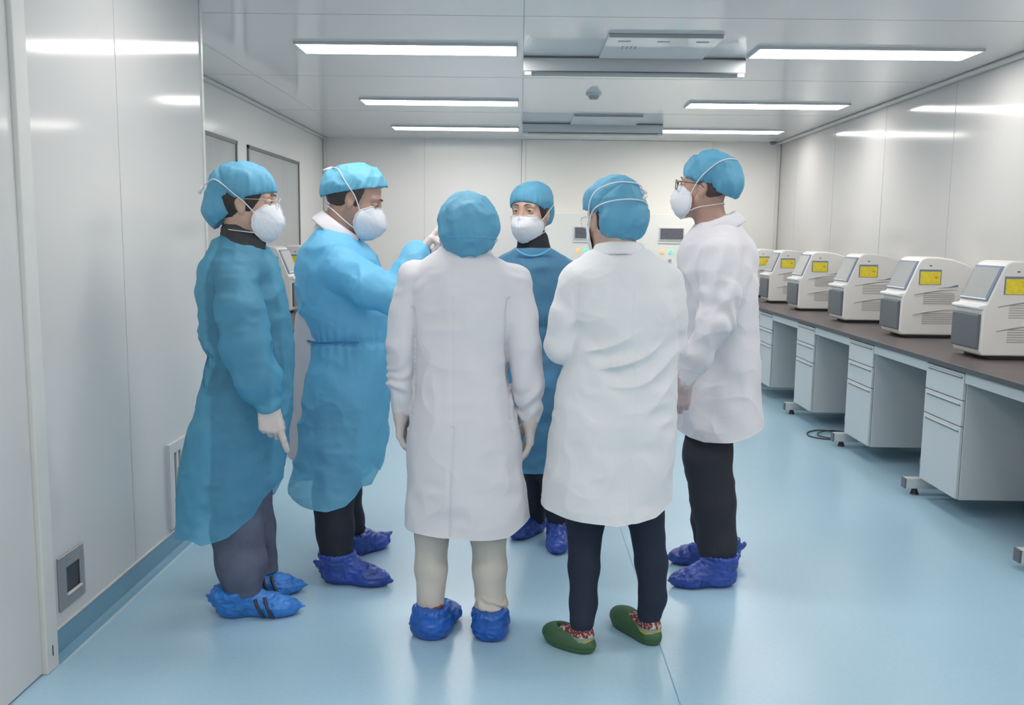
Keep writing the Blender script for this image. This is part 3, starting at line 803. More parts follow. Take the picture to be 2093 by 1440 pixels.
def mask_mesh(h, name, parent, org, w=1.0, BF=None, bulge=0.0, drop=0.0):
    cen = [(.098, .002), (.113, -.016), (.126, -.045), (.129, -.062), (.118, -.092), (.100, -.118), (.080, -.132)]
    side = [(.074, .030, .000), (.056, .058, -.014), (.034, .074, -.034), (.028, .077, -.060), (.032, .070, -.088), (.048, .050, -.112), (.064, .022, -.128)]
    cen = [(a, b - drop * max(0, 1 - i / 3)) for i, (a, b) in enumerate(cen)]; side = [(a, b, c - drop * max(0, 1 - i / 3)) for i, (a, b, c) in enumerate(side)]
    tt = np.linspace(0, len(cen) - 1, 29); ca = np.array(cen)
    cs = [np.array((np.interp(t, range(len(cen)), ca[:, 0]) + bulge * math.sin(math.pi * t / 6), 0, np.interp(t, range(len(cen)), ca[:, 1]))) for t in tt]
    ss = spline(side, 5)[:-1]; ss = [ss[int(round(i))] for i in np.linspace(0, len(ss) - 1, 29)]
    nu = 12; v = []; f = []; rows = len(cs)
    for c, s_ in zip(cs, ss):
        for i in range(-nu, nu + 1):
            u = abs(i) / nu; sg = 1 if i > 0 else -1
            y = s_[1] * w * (1 - (1 - u) ** 1.35) if u < 1 else s_[1] * w
            x = s_[0] + (c[0] - s_[0]) * (1 - u ** 1.55)
            z = c[2] + (s_[2] - c[2]) * u
            cr = .0012 * math.sin(i * 2.1 + z * 260)
            v.append(h(x + cr, sg * y, z))
    m_ = 2 * nu + 1
    if BF is not None:
        P = np.array(v)
        for _ in range(12):
            d = BF.eval(P); bad = d < .0035
            if not bad.any(): break
            g = np.stack([(BF.eval(P + np.eye(3)[i] * 1e-3) - d) / 1e-3 for i in range(3)], 1)
            g /= np.maximum(np.linalg.norm(g, axis=1), .3)[:, None]; P[bad] += g[bad] * np.clip(.0035 - d[bad], .0005, .008)[:, None]
        v = list(P)
    for r in range(rows - 1):
        for i in range(m_ - 1):
            f.append((r * m_ + i, r * m_ + i + 1, (r + 1) * m_ + i + 1, (r + 1) * m_ + i))
    me = bpy.data.meshes.new(name); me.from_pydata([tuple(q - org) for q in v], [], f)
    o = link(name, me, 'mask', parent, smooth=True)
    md = o.modifiers.new('thick', 'SOLIDIFY'); md.thickness = .0025; md.offset = 1
    edge = [v[i] for i in range(m_)] + [v[r * m_ + m_ - 1] for r in range(1, rows)] + [v[(rows - 1) * m_ + i] for i in reversed(range(m_ - 1))] + [v[r * m_] for r in reversed(range(1, rows - 1))]
    tube('mask_edge', edge, .0022, 'strap', o, org, n=6, closed=True)
    tube('fold_ridge', [v[r * m_ + nu] + h.R[:, 0] * .002 for r in range(rows)], .0016, 'mask', o, org, n=6)
    return o, h(.036, .074 * w, -.034), h(.036, -.074 * w, -.034), h(.040, .062 * w, -.100), h(.040, -.062 * w, -.100)

def strap(name, pts, fields, parent, org, r=.0022, gap=.003, mt='strap', m=10):
    P = np.array(spline(pts, m)); c = P.mean(0)
    for _ in range(40):
        d = np.min([F.eval(P) for F in fields], 0); e = 1e-3; bad = d < gap
        if not bad.any(): break
        g = np.stack([(np.min([F.eval(P + np.eye(3)[i] * e) for F in fields], 0) - d) / e for i in range(3)], 1)
        g /= np.maximum(np.linalg.norm(g, axis=1), .3)[:, None]
        P[bad] += g[bad] * np.clip(gap - d[bad], .0008, .01)[:, None]
    P[1:-1] = .5 * P[1:-1] + .25 * (P[:-2] + P[2:])
    return tube(name, list(P), r, mt, parent, org, n=6)

def cap_field(h, ells, wedge):
    """wedge: ('and'/'or', list of (nx, nz, off)): cloth kept where nx*x+nz*z+off < 0"""
    F = Field()
    for c, r, *t in ells: F.add(h.e(c, r, t[0] if t else 0), .018)
    mode, pl = wedge
    def fn(P):
        q = h.loc(P); ds = [a * q[..., 0] + b * q[..., 2] + o for a, b, o in pl]
        r = ds[0]
        for d in ds[1:]: r = np.maximum(r, d) if mode == 'and' else np.minimum(r, d)
        return r * h.s
    F.cut(fn)
    return F, fn

def cap_obj(h, ells, wedge, parent, org, mt='cap', amp=.003, seed=0, seams=()):
    F, fn = cap_field(h, ells, wedge)
    def disp(v, N):
        q = h.loc(v); d = fn(v)
        ang = np.arctan2(q[:, 1], q[:, 0] + .02)
        near = np.exp(-np.abs(d) / .03)
        pl_ = np.sin(ang * 26 + 4 * noise3(q * 14 + seed)) * amp * .7 * near
        w = noise3(q * np.array((26, 26, 13)) + seed); w2 = noise3(q * np.array((60, 60, 26)) + seed * 2 + 3)
        o = pl_ + amp * 1.3 * (1 - 2 * np.abs(w)) * .8 + amp * .5 * w2
        inner = (np.abs(d) < .004)
        for (a, b, off, dep) in seams: o -= dep * np.exp(-((a * q[:, 0] + b * q[:, 2] + off) / .008) ** 2)
        o = o + .0032 * h.s * crumple(v, 1, 52, seed, 5)
        return np.where(inner, -.004, o)
    o = to_obj('hair_cap', F.mesh(.0045, disp, 1), mt, parent, org)
    return o, F

# ------------------------------------------------------------------ hands
def hand_prims(F, wrist, d, n, side, curl=(35, 45, 25), curls=None, grow=0.0, sc=1.0, thumb=(35, 20), spread=4, forearm=None):
    """d: towards the fingers, n: out of the palm, side: +1/-1 gives the thumb side = side * d x n"""
    d = V3(*d); d /= np.linalg.norm(d); n = V3(*n); n -= d * n.dot(d); n /= np.linalg.norm(n); t = np.cross(d, n) * side
    w = np.array(wrist, float)
    pt = lambda a, b, c: w + (d * a + t * b + n * c) * sc
    g = grow
    offs = (.030, .010, -.010, -.028); ln = ((.040, .025, .020), (.044, .028, .021), (.041, .026, .020), (.032, .020, .018))
    kd = (.086, .089, .085, .077)
    for i in range(4):
        F.add(cone(pt(.0, offs[i] * .55, 0), pt(kd[i], offs[i], -.003), (.016 + g) * sc, (.0115 + g) * sc), .012)
    F.add(cone(pt(-.05, 0, 0), pt(.01, 0, 0), (.026 + g) * sc, (.024 + g) * sc), .02)
    for i in range(4):
        cu = curls[i] if curls else curl
        p = pt(kd[i], offs[i], -.003); a = 0; sp = math.radians(spread * (1.5 - i))
        r = (.0098, .0090, .0083, .0074) if i != 3 else (.0085, .0078, .0072, .0066)
        for j in range(3):
            a += math.radians(cu[j])
            dr = (d * math.cos(sp) + t * math.sin(sp)) * math.cos(a) + n * math.sin(a)
            q = p + dr * ln[i][j] * sc
            F.add(cone(p, q, (r[j] + g) * sc, (r[j + 1] + g) * sc), .0035); p = q
    a, b = math.radians(thumb[0]), math.radians(thumb[1])
    p0 = pt(.012, .018, .004)
    dr = d * math.cos(a) + t * math.sin(a) * .9 + n * math.sin(b) * .9; dr /= np.linalg.norm(dr)
    p1 = p0 + dr * .042 * sc; F.add(cone(p0, p1, (.015 + g) * sc, (.0115 + g) * sc), .012)
    dr2 = d * math.cos(a * .4) + t * math.sin(a * .4) + n * math.sin(b * 1.4); dr2 /= np.linalg.norm(dr2)
    p2 = p1 + dr2 * .032 * sc; F.add(cone(p1, p2, (.0112 + g) * sc, (.0098 + g) * sc), .004)
    dr3 = d + n * .55; dr3 /= np.linalg.norm(dr3)
    F.add(cone(p2, p2 + dr3 * .026 * sc, (.0098 + g) * sc, (.0078 + g) * sc), .004)
    return F

def crinkle(a, s): return lambda v, N: a * noise3(v * s) + a * .6 * (1 - 2 * np.abs(noise3(v * s * 2.1)))

def glove(parent, org, mt='glove', **kw):
    F = Field(); hand_prims(F, grow=.0022, **kw)
    return to_obj('glove', F.mesh(.0028, crinkle(.0007, 90), 1), mt, parent, org)

# ------------------------------------------------------------------ shoes
def foot_pts(heel, toe):
    heel = V3(*heel); toe = V3(*toe); d = toe - heel; L = np.linalg.norm(d); d /= L
    return heel, d, L

def foot_prims(F, heel, toe, grow=0.0, hgt=.0):
    """sole on z=0; heel and toe are the end points on the floor"""
    h_, d, L = foot_pts(heel, toe); s = np.cross(V3(0, 0, 1), d); g = grow
    P = lambda a, b, z: h_ + d * a + s * b + V3(0, 0, z)
    F.add(cone(P(.035, 0, .036), P(.10, 0, .038), .032 + g, .032 + g), .02)
    F.add(cone(P(.10, 0, .036), P(L - .06, .004, .030), .034 + g, .032 + g), .02)
    F.add(cone(P(L - .075, .018, .026), P(L - .035, .012, .024), .026 + g, .022 + g), .02)
    F.add(cone(P(L - .080, -.018, .026), P(L - .045, -.014, .024), .026 + g, .020 + g), .02)
    F.add(cone(P(.045, 0, .05), P(.05, 0, .12), .034 + g, .036 + g), .03)
    F.add(cone(P(.07, 0, .075), P(L - .08, 0, .035), .036 + g, .022 + g), .03)
    return F

def shoe_cover(parent, org, heel, toe, mt='shoe_a', tips=(.0, .0), top=.12, ank=.062, hole=None, bands=False, wide=1.0, seed=0):
    F = Field(); h_, d, L = foot_pts(heel, toe); s = np.cross(V3(0, 0, 1), d)
    P = lambda a, b, z: h_ + d * a + s * b + V3(0, 0, z)
    g = .010
    F.add(ell(P(.06, 0, .042), (.070, .048 * wide, .050), np.stack([d, s, V3(0, 0, 1)], 1)), .03)
    F.add(ell(P(L - .075, 0, .030), (.085, .052 * wide, .040), np.stack([d, s, V3(0, 0, 1)], 1)), .03)
    F.add(cone(P(.06, 0, .04), P(L - .08, 0, .034), .042 * wide, .036), .03)
    F.add(cone(P(.058, 0, .05), P(.052, 0, top - .01), .050, ank), .03)
    F.add(cone(P(.07, 0, top - .02), P(L - .07, 0, .035), .046, .024), .03)
    if tips[0]: F.add(cone(P(.015, 0, tips[0]), P(-.042, 0, tips[0] + .028), .026, .008), .025)
    if tips[1]: F.add(cone(P(L - .03, 0, tips[1]), P(L + .028, 0, tips[1] + .008), .016, .004), .02)
    F.cut(lambda Q: np.maximum(-Q[..., 2] + .0015, Q[..., 2] - top - .0 * Q[..., 0]))
    def disp(v, N):
        up = np.clip(v[:, 2] / .02, 0, 1)
        w = noise3(v * np.array((34, 34, 60)) + seed); w2 = noise3(v * 95 + seed)
        rim = np.exp(-((v[:, 2] - top) / .012) ** 2) * (.0018 * np.sin(np.arctan2((v - P(.05, 0, 0))[:, 1], (v - P(.05, 0, 0))[:, 0]) * 22))
        return up * (.0045 * (1 - 2.2 * np.abs(w)) + .0018 * w2) + rim
    o = to_obj('shoe_cover', F.mesh(.0045, disp, 1), mt, parent, org)
    if bands:
        for a in (L * .50, L * .62):
            pts = []
            for u in np.linspace(-.35, .8, 9):
                pts.append(P(a - u * .03 + .02, -.05 * math.cos(u * 1.3), .03 + .06 * u * .8))
            strap('shoe_strap', pts, [F], o, org, r=.006, gap=.0055, mt='dark', m=3)
    return o, F
# ------------------------------------------------------------------ people
def rings(rows, Y, hys):
    """rows: (py, px left, px right[, Y offset]); hys: list of (py, half depth)"""
    out = []
    for r in rows:
        yc = Y + (r[3] if len(r) > 3 else 0)
        a, b = W(r[1], r[0], yc), W(r[2], r[0], yc)
        hy = np.interp(r[0], [q[0] for q in hys], [q[1] for q in hys])
        out.append(((a[2] + b[2]) / 2, (a[0] + b[0]) / 2, yc, (b[0] - a[0]) / 2, hy))
    return out

def hem(pts, Y):
    q = np.array([W(a, b, Y) for a, b in pts]); q = q[np.argsort(q[:, 0])]
    return lambda P: np.interp(P[..., 0], q[:, 0], q[:, 2]) - P[..., 2]

def zcap(z): return lambda P: P[..., 2] - z

def lowhem(fn):      # drop the closing faces at the bottom so that the garment is open
    return lambda c, n: (n[:, 2] < -.35) & (np.abs(fn(c)) < .02)

def person(x, y, label):
    return empty('person', (x, y, 0), label, 'person', 'people in protective clothing standing in a circle')

def add_body(t, org, h, torso, arms, legs, hands, neck, skin='skin', male=False, extra=None):
    F = Field()
    F.add(torso, .03)
    for a, r in arms: F.chain(a, r, .03)
    for a, r in legs: F.chain(a, r, .04)
    for k in hands: hand_prims(F, **k)
    F.chain(neck[0], neck[1], .03)
    head_field(F, h, male)
    if extra: extra(F)
    o = to_obj('body', F.mesh(.005, None, 1), skin, t, org)
    return o, F

def neckto(h, base, r=.052):
    return ([h(-.02, 0, -.03), h(-.022, 0, -.075), np.array(base)], [.056 * h.s, r, r + .012])

def hair_obj(h, t, org, ells, planes, mt='hair', name='hair'):
    F = Field()
    for c, r in ells: F.add(h.e(c, r), .01)
    F.cut(lambda P: np.max([a * h.loc(P)[..., 0] + b * h.loc(P)[..., 2] + o for a, b, o in planes], 0) * h.s)
    return to_obj(name, F.mesh(.004, crinkle(.0012, 120), 1), mt, t, org), F

def eyes(h, t, org, gaze=(1, 0, 0), skin='skin'):
    for s in (-1, 1):
        F = Field().add(h.e((.0715, s * .032, .0055), (.0125, .0125, .0125)))
        e = to_obj('eye', F.mesh(.0022, None, 1), 'eye', t, org)
        g = np.array(gaze, float); g /= np.linalg.norm(g)
        c = np.array((.0715, s * .032, .0055)) + g * .0072
        F = Field().add(h.e(tuple(c), (.0062, .0062, .0062)))
        to_obj('iris', F.mesh(.0016, None, 1), 'iris', e, org)
        tube('eyebrow', [h(.090, s * .014, .030), h(.089, s * .028, .034), h(.083, s * .044, .030)], [.0018, .0028, .0014], 'brow', t, org, n=6)
        F = Field().add(h.e((.0702, s * .032, .0055), (.0152, .0185, .0150)), .004)
        F.sub(h.e((.0880, s * .032, .0050), (.020, .0135, .0040)), .001)
        F.sub(h.e((.0715, s * .032, .0055), (.0122, .0122, .0122)), .001)
        to_obj('eyelid', F.mesh(.0017, None, 1), skin, t, org)
        tube('eyelashes', [h(.0845, s * .020, .0065), h(.0860, s * .032, .0094), h(.0825, s * .044, .0070)], [.0008, .0013, .0008], 'brow', t, org, n=6)

def glasses(h, t, org, mt='gl_clear', r=.0012, top=True):
    g = None
    for s in (-1, 1):
        c = (.106, s * .034, .004); pts = []
        for k_ in range(28):
            a = 2 * math.pi * k_ / 28; ca, sa = math.cos(a), math.sin(a)
            pts.append(h(c[0] - abs(ca) * .004 * (1 if ca * s > 0 else 0), c[1] + .026 * math.copysign(abs(ca) ** .7, ca), c[2] + .019 * math.copysign(abs(sa) ** .7, sa)))
        o = tube('glasses' if g is None else 'rim', pts, r, mt, t if g is None else g, org, n=6, closed=True)
        if g is None: g = o
        me = bpy.data.meshes.new('lens'); me.from_pydata([tuple(p - org) for p in pts], [], [tuple(range(28))])
        link('lens', me, 'gl_lens', g)
        tube('temple', [h(.103, s * .060, .012), h(.07, s * .076, .014), h(0, s * .082, .010), h(-.02, s * .083, -.006)], r, mt, g, org, n=6)
    tube('bridge', [h(.107, -.009, .010), h(.110, 0, .013), h(.107, .009, .010)], r, mt, g, org, n=6)
    return g

def collar(t, org, c, rx, ry, yaw=0, tilt=20, h=.035, fall=.055, flare=.022, gap=35, mt='coat', lapel=None):
    """fold-down collar; yaw = facing direction, the ring dips towards the front"""
    a = math.radians(yaw); ti = math.radians(tilt)
    f = V3(math.cos(a) * math.cos(ti), math.sin(a) * math.cos(ti), -math.sin(ti)); l = V3(-math.sin(a), math.cos(a), 0); u = np.cross(f, l)
    c = np.array(c); v = []; fc = []; n = 48
    prof = [(0, 0), (-.004, h * .6), (-.003, h), (.003, h + .004), (.009, h), (.009 + flare * .5, h - fall * .5), (.009 + flare, h - fall), (.006 + flare, h - fall - .001), (.004 + flare * .4, h - fall * .5), (.004, h - .008)]
    g = math.radians(gap)
    for i in range(n + 1):
        th = g / 2 + (2 * math.pi - g) * i / n
        ex = 1 + .35 * math.exp(-min(th - g / 2, 2 * math.pi - g / 2 - th) / .3)
        for (o, z) in prof:
            zz = z if z > 0 or True else z
            if zz < h - .012: zz = h - (h - zz) * (ex if o > .005 else 1)
            wv = .0015 * math.sin(th * 7 + z * 60)
            v.append(c + f * (rx + o + wv) * math.cos(th) + l * (ry + o + wv) * math.sin(th) + u * zz)
    m_ = len(prof)
    for i in range(n):
        for j in range(m_ - 1):
            fc.append((i * m_ + j, (i + 1) * m_ + j, (i + 1) * m_ + j + 1, i * m_ + j + 1))
    me = bpy.data.meshes.new('collar'); me.from_pydata([tuple(q - org) for q in v], [], fc)
    o = link('collar', me, mt, t, smooth=True)
    md = o.modifiers.new('t', 'SOLIDIFY'); md.thickness = .003
    md = o.modifiers.new('s', 'SUBSURF'); md.levels = 1; md.render_levels = 1
    return o

def crumpled(items):
    f_ = folds(items)
    return lambda v, N: f_(v, N) + crumple(v, .0042, 26, 11)

def ztop_mask(z0, z1):       # 0 above z1, 1 below z0
    return lambda v: np.clip((z1 - v[:, 2]) / (z1 - z0), 0, 1)
def drape(a, fr, z0, z1, tw=0.0):      # even upright folds, stronger towards the hem
    return (a, (fr, fr, fr * .09), ztop_mask(z0, z1), 0)
def groove(v, x, w, dep, za, zb, side=None):
    m_ = (v[:, 2] > za) & (v[:, 2] < zb)
    xs = x(v[:, 2]) if callable(x) else x
    r = -dep * np.exp(-((v[:, 0] - xs) / w) ** 2) * m_
    return r if side is None else r * side(v)
def Wx(p): 
    q = np.array(sorted([(W(a, b, p[0])[2], W(a, b, p[0])[0]) for a, b in p[1:]]))
    return lambda z: np.interp(z, q[:, 0], q[:, 1])
def gather(v, c, z, n, a, dz, ax=None):    # radiating puckers near a seam at height z
    th = np.arctan2(v[:, 1] - c[1], v[:, 0] - c[0])
    return a * np.sin(th * n + 3 * noise3(v * 6)) * np.exp(-((v[:, 2] - z) / dz) ** 2)

# ====== A: left woman, sheer blue gown, profile to the right ======
def person_a():
    Y = 3.33; org = V3(-.98, Y, 0)
    t = person(org[0], Y, 'person in a sheer blue gown and grey-blue jeans standing beside the left wall, facing right')
    h = HF(W(506, 414, Y), 8, 4, 0, 1.06)
    rows = [(470, 470, 512), (482, 458, 528), (495, 442, 540), (510, 432, 548), (530, 422, 558), (560, 410, 568), (600, 407, 580), (650, 408, 590), (690, 412, 594), (712, 424, 595), (722, 430, 595), (735, 428, 595),
            (760, 420, 594), (800, 408, 592), (860, 394, 590), (920, 381, 583), (980, 372, 574), (1030, 369, 564), (1130, 366, 545)]
    hy = [(470, .07), (495, .12), (530, .17), (600, .165), (720, .15), (800, .18), (1085, .23)]
    R_ = rings(rows, Y, hy)
    Ra = [W(478, 572, 3.185), W(490, 640, 3.12), W(505, 710, 3.09), W(527, 778, 3.07), W(547, 822, 3.07)]
    La = [W(495, 572, 3.47), W(525, 690, 3.53), W(552, 800, 3.52)]
    hips = [W(493, 830, 3.26), W(484, 1000, 3.25), W(482, 1080, 3.25), W(494, 1150, 3.25), W(497, 1207, 3.25)]
    hipl = [W(505, 830, 3.41), W(512, 1000, 3.44), W(522, 1080, 3.45), W(533, 1168, 3.46)]
    hand = dict(wrist=W(547, 826, 3.07), d=(.13, -.02, -1), n=(-.1, 1, 0), side=1, curls=((8, 10, 6), (48, 60, 35), (58, 66, 40), (62, 66, 40)), thumb=(12, 30), sc=1.02)
    handl = dict(wrist=W(552, 806, 3.52), d=(.1, 0, -1), n=(0, -1, 0), side=-1, sc=.98)
    body, BF = add_body(t, org, h, loft([r for r in R_ if r[0] > .82 and r[0] < 1.42], grow=-.055), [(Ra, [.04, .036, .034, .029, .025]), (La, [.04, .034, .025])],
                        [(hips, [.08, .06, .052, .045, .036]), (hipl, [.08, .055, .045, .035])], [hand, handl], neckto(h, W(490, 500, Y), .05))
    # under clothes
    F = Field().add(loft([r for r in R_ if r[0] > .78 and r[0] < 1.45], grow=-.035), .02)
    F.chain(Ra, [.055, .05, .046, .040, .032], .02).chain(La, [.055, .05, .034], .02)
    F.chain([W(494, 512, Y), W(492, 490, Y), W(490, 474, Y)], [.075, .066, .062], .03)
    F.add(cone(W(515, 496, Y), W(508, 480, Y), .045, .042), .03)
    to_obj('sweater', F.mesh(.006, crinkle(.002, 40), 1), 'sweater', t, org)
    F = Field().chain(hips, [.105, .092, .088, .092, .072], .03).chain(hipl, [.10, .082, .080, .066], .03)
    F.cut(lambda P: .085 - P[..., 2])
    to_obj('trousers', F.mesh(.006, crumpled([(.006, (9, 9, 14), ztop_mask(.2, .55), 0), (.004, (22, 22, 30), ztop_mask(.15, .4), 0), (.003, (14, 14, 4), None, 0)]), 1), 'jeans', t, org)
    # gown
    hf = hem([(355, 1080), (400, 1074), (428, 1068), (450, 1077), (500, 1063), (540, 1032), (556, 1002), (573, 982), (600, 975)], Y)
    F = Field().add(loft(R_, 2.2, smooth=.01), .02)
    F.add(cone(W(448, 560, Y), W(540, 575, Y), .06, .05), .05)
    F.chain([W(482, 560, 3.20)] + Ra[1:], [.072, .082, .083, .080, .045], .014)
    F.chain(La, [.07, .065, .045], .02)
    F.sub(ell(W(503, 476, Y), (.095, .12, .062), np.array([[.93, 0, .36], [0, 1, 0], [-.36, 0, .93]])), .008)
    nk = W(492, 470, Y)
    def dsp(v, N):
        o = folds([(.010, (9, 9, 1.6), ztop_mask(.5, 1.0), 0), (.004, (11, 11, 17), None, .8), (.0032, (26, 26, 34), None, .8), (.0018, (50, 50, 60), None, .8), (.004, (7, 7, 9), None, 0)])(v, N)
        o += gather(v, W(500, 725, Y), W(500, 725, Y)[2], 28, .004, .06) + crumple(v, .0042, 38, 1)
        return o
    g = to_obj('gown', F.mesh(.006, dsp, 1, hem=hf), 'gown_a', t, org)
    zt = 724
    lp = [W(428, zt, Y - .05), W(422, 738, Y - .10), W(416, 765, Y - .12), W(417, 790, Y - .12), W(424, 800, Y - .12)]
    tube('waist_tie', spline(lp, 6), .004, 'gown_tie', g, org, n=6, flat=.5)
    glove(t, org, **hand)
    glove(t, org, **handl)
    cap, CF = cap_obj(h, [((-.018, 0, .050), (.112, .094, .088)), ((-.088, 0, -.020), (.062, .078, .078))],
                      ('or', [(.30, -1, .012), (1, -1.0, .004)]), t, org, 'cap', .0045, 1, seams=((1, .5, .045, .006),))
    hair_obj(h, t, org, [((-.02, 0, .02), (.102, .083, .100))], [(1, -.5, -.040), (0, -1, -.085)])
    mk, a1, a2, b1, b2 = mask_mesh(h, 'face_mask', t, org, 1.0, BF)
    fs = [BF, CF]
    st = strap('mask_strap', [a2, h(0, -.085, .000), h(-.06, -.09, .045), h(-.10, -.08, .066), h(-.135, -.03, .05), h(-.15, 0, .035)], fs, mk, org)
    strap('mask_strap', [a1, h(0, .085, .000), h(-.06, .09, .045), h(-.10, .08, .066), h(-.135, .03, .05), h(-.15, 0, .035)], fs, mk, org)
    tube('strap_clip', [h(-.150, -.012, .04), h(-.160, -.012, .016)], .006, 'strap', mk, org)
    strap('mask_strap', [b2, h(0, -.072, -.098), h(-.05, -.06, -.096)], fs, mk, org, .0018)
    strap('mask_strap', [b1, h(0, .072, -.098), h(-.05, .06, -.096)], fs, mk, org, .0018)
    eyes(h, t, org); glasses(h, t, org)
    shoe_cover(t, org, (W(450, 1250, 3.25)[0], 3.24, 0), (W(606, 1250, 3.25)[0], 3.26, 0), 'shoe_a', (.045, .022), .105, .075, bands=True, seed=1)
    tx = W(612, 1200, 3.46)[0]
    shoe_cover(t, org, (tx - .27, 3.44, 0), (tx, 3.47, 0), 'shoe_a', (0, .022), .10, .07, bands=True, seed=4)

# ====== B: man in the bright gown, pointing ======
def person_b():
    Y = 3.74; org = V3(-.70, Y, 0)
    t = person(org[0], Y, 'person in a bright blue gown over a white coat, pointing with one gloved hand')
    h = HF(W(728, 407, Y), 4, 22, 0, 1.10)
    rows = [(446, 655, 690), (458, 648, 705), (475, 640, 725), (490, 632, 740), (505, 626, 752), (525, 619, 765), (550, 613, 775), (590, 609, 785), (630, 611, 795), (645, 622, 797), (665, 630, 800), (688, 637, 802), (700, 637, 802), (740, 631, 800), (800, 621, 797), (860, 614, 794), (930, 606, 784), (1070, 590, 768)]
    hy = [(446, .07), (475, .11), (505, .17), (550, .19), (690, .17), (800, .19), (1020, .22)]
    R_ = rings(rows, Y, hy)
    Ra = [W(703, 550, 3.57), W(755, 585, 3.50), W(812, 606, 3.47), W(835, 565, 3.52), W(852, 522, 3.57)]
    La = [W(715, 550, 3.91), W(735, 650, 3.97), W(760, 750, 3.95)]
    leg1 = [W(690, 850, 3.65), W(683, 1000, 3.62), W(685, 1080, 3.60), W(692, 1165, 3.60)]
    leg2 = [W(705, 850, 3.84), W(702, 1000, 3.89), W(710, 1060, 3.92), W(722, 1115, 3.93)]
    hand = dict(wrist=W(853, 520, 3.57), d=(.62, .25, .70), n=(.78, .1, -.62), side=1, curls=((-6, 4, 4), (62, 70, 40), (72, 72, 40), (78, 72, 40)), thumb=(28, 50), sc=1.0)
    handl = dict(wrist=W(760, 752, 3.95), d=(.1, 0, -1), n=(0, -1, 0), side=-1)
    body, BF = add_body(t, org, h, loft([r for r in R_ if .85 < r[0] < 1.47], grow=-.06), [(Ra, [.045, .040, .036, .03, .026]), (La, [.045, .036, .027])],
                        [(leg1, [.085, .06, .055, .04]), (leg2, [.085, .06, .052, .04])], [hand, handl], neckto(h, W(690, 492, Y), .060), 'skin_tan', True)
    F = Field().chain(leg1, [.10, .086, .078, .064], .03).chain(leg2, [.10, .080, .072, .06], .03)
    F.cut(lambda P: .09 - P[..., 2])
    to_obj('trousers', F.mesh(.006, crumpled([(.005, (10, 10, 16), ztop_mask(.2, .5), 0), (.003, (24, 24, 30), None, 0)]), 1), 'trousers', t, org)
    tube('drawstring', spline([W(736, 1078, 3.86), W(744, 1074, 3.86), W(746, 1080, 3.86), W(740, 1082, 3.86)], 5), .003, 'black', t, org)
    # white coat underneath
    crow = [(440, 658, 690), (460, 645, 705), (490, 632, 735), (530, 624, 758), (600, 627, 775), (624, 624, 777), (638, 607, 780), (690, 602, 782), (740, 600, 782), (800, 597, 780), (860, 594, 775), (1000, 586, 770)]
    cy = [(440, .07), (475, .10), (505, .14), (550, .14), (690, .115), (800, .125), (950, .14)]
    CR = rings(crow, Y, cy)
    hc = hem([(560, 935), (600, 942), (640, 957), (720, 960), (800, 950)], Y - .1)
    F = Field().add(loft(CR, 2.2), .02).chain(Ra[:4], [.055, .052, .048, .04], .02).chain(La, [.055, .048, .036], .02)
    ic = to_obj('lab_coat', F.mesh(.007, folds([(.006, (10, 10, 3), None, 0), (.004, (24, 24, 30), None, 0)]), 1, hem=hc), 'coat_inner', t, org)
    collar(ic, org, W(691, 470, Y), .088, .078, 4, 36, .026, .050, .016, 40, 'coat_inner')
    hg = hem([(580, 990), (592, 993), (640, 1008), (690, 1014), (725, 1006), (742, 990), (752, 974), (768, 976), (778, 955), (786, 930), (810, 920)], Y)
    F = Field().add(loft(R_, 2.2, smooth=.01), .02)
    F.add(cone(W(660, 540, Y), W(730, 545, Y), .09, .08), .06)
    F.chain(Ra, [.088, .082, .072, .072, .060], .018).chain(La, [.085, .07, .05], .02)
    F.sub(ell(W(690, 452, Y), (.10, .10, .075)), .01)
    zw = W(700, 692, Y)[2]
    def dsp(v, N):
        o = folds([(.006, (8, 8, 1.0), ztop_mask(.5, 1.0), 0), (.004, (10, 10, 15), None, .8), (.0032, (24, 24, 32), None, .8), (.0018, (50, 50, 60), None, .8), (.004, (6, 6, 8), None, 0)])(v, N)
        o += gather(v, (W(712, 692, Y)), zw, 30, .003, .07) - .010 * np.exp(-((v[:, 2] - zw) / .016) ** 2) + crumple(v, .0048, 34, 2)
        return o
    g = to_obj('gown', F.mesh(.006, dsp, 1, hem=hg), 'gown_b', t, org)
    tie = [W(px, 690 + 1.5 * math.sin(px * .05), Y) + V3(0, -.165 * math.sqrt(max(0, 1 - ((px - 717) / 92) ** 2)) - .002, 0) for px in range(626, 750, 8)]
    strap('waist_tie', tie, [F], g, org, r=.005, gap=.011, mt='gown_tie', m=2)
    tube('waist_tie', spline([W(628, 690, Y - .02), W(614, 684, Y - .03), W(608, 665, Y - .03), W(612, 640, Y - .03)], 5), .003, 'gown_tie', g, org)
    glove(t, org, **hand); glove(t, org, **handl)
    cap, CF = cap_obj(h, [((-.012, 0, .050), (.106, .090, .084), -15), ((-.090, 0, .010), (.052, .074, .056)), ((-.050, 0, .020), (.088, .087, .076))],
                      ('or', [(.60, -1, .030)]), t, org, 'cap_b', .004, 5)
    hair_obj(h, t, org, [((-.02, 0, .02), (.099, .081, .100))], [(1, -.05, -.022), (-.1, -1, -.058)], 'hair_short')
    mk, a1, a2, b1, b2 = mask_mesh(h, 'face_mask', t, org, 1.0, BF, .014)
    fs = [BF, CF]
    top_ = h(-.122, -.01, .072)
    strap('mask_strap', [a2, h(0, -.085, .010), h(-.05, -.088, .045), h(-.09, -.075, .075), top_], fs, mk, org)
    strap('mask_strap', [a1, h(0, .085, .010), h(-.05, .088, .045), h(-.09, .075, .075), top_], fs, mk, org)
    tube('strap_clip', [top_, top_ + V3(-.035, 0, -.012)], .006, 'strap', mk, org)
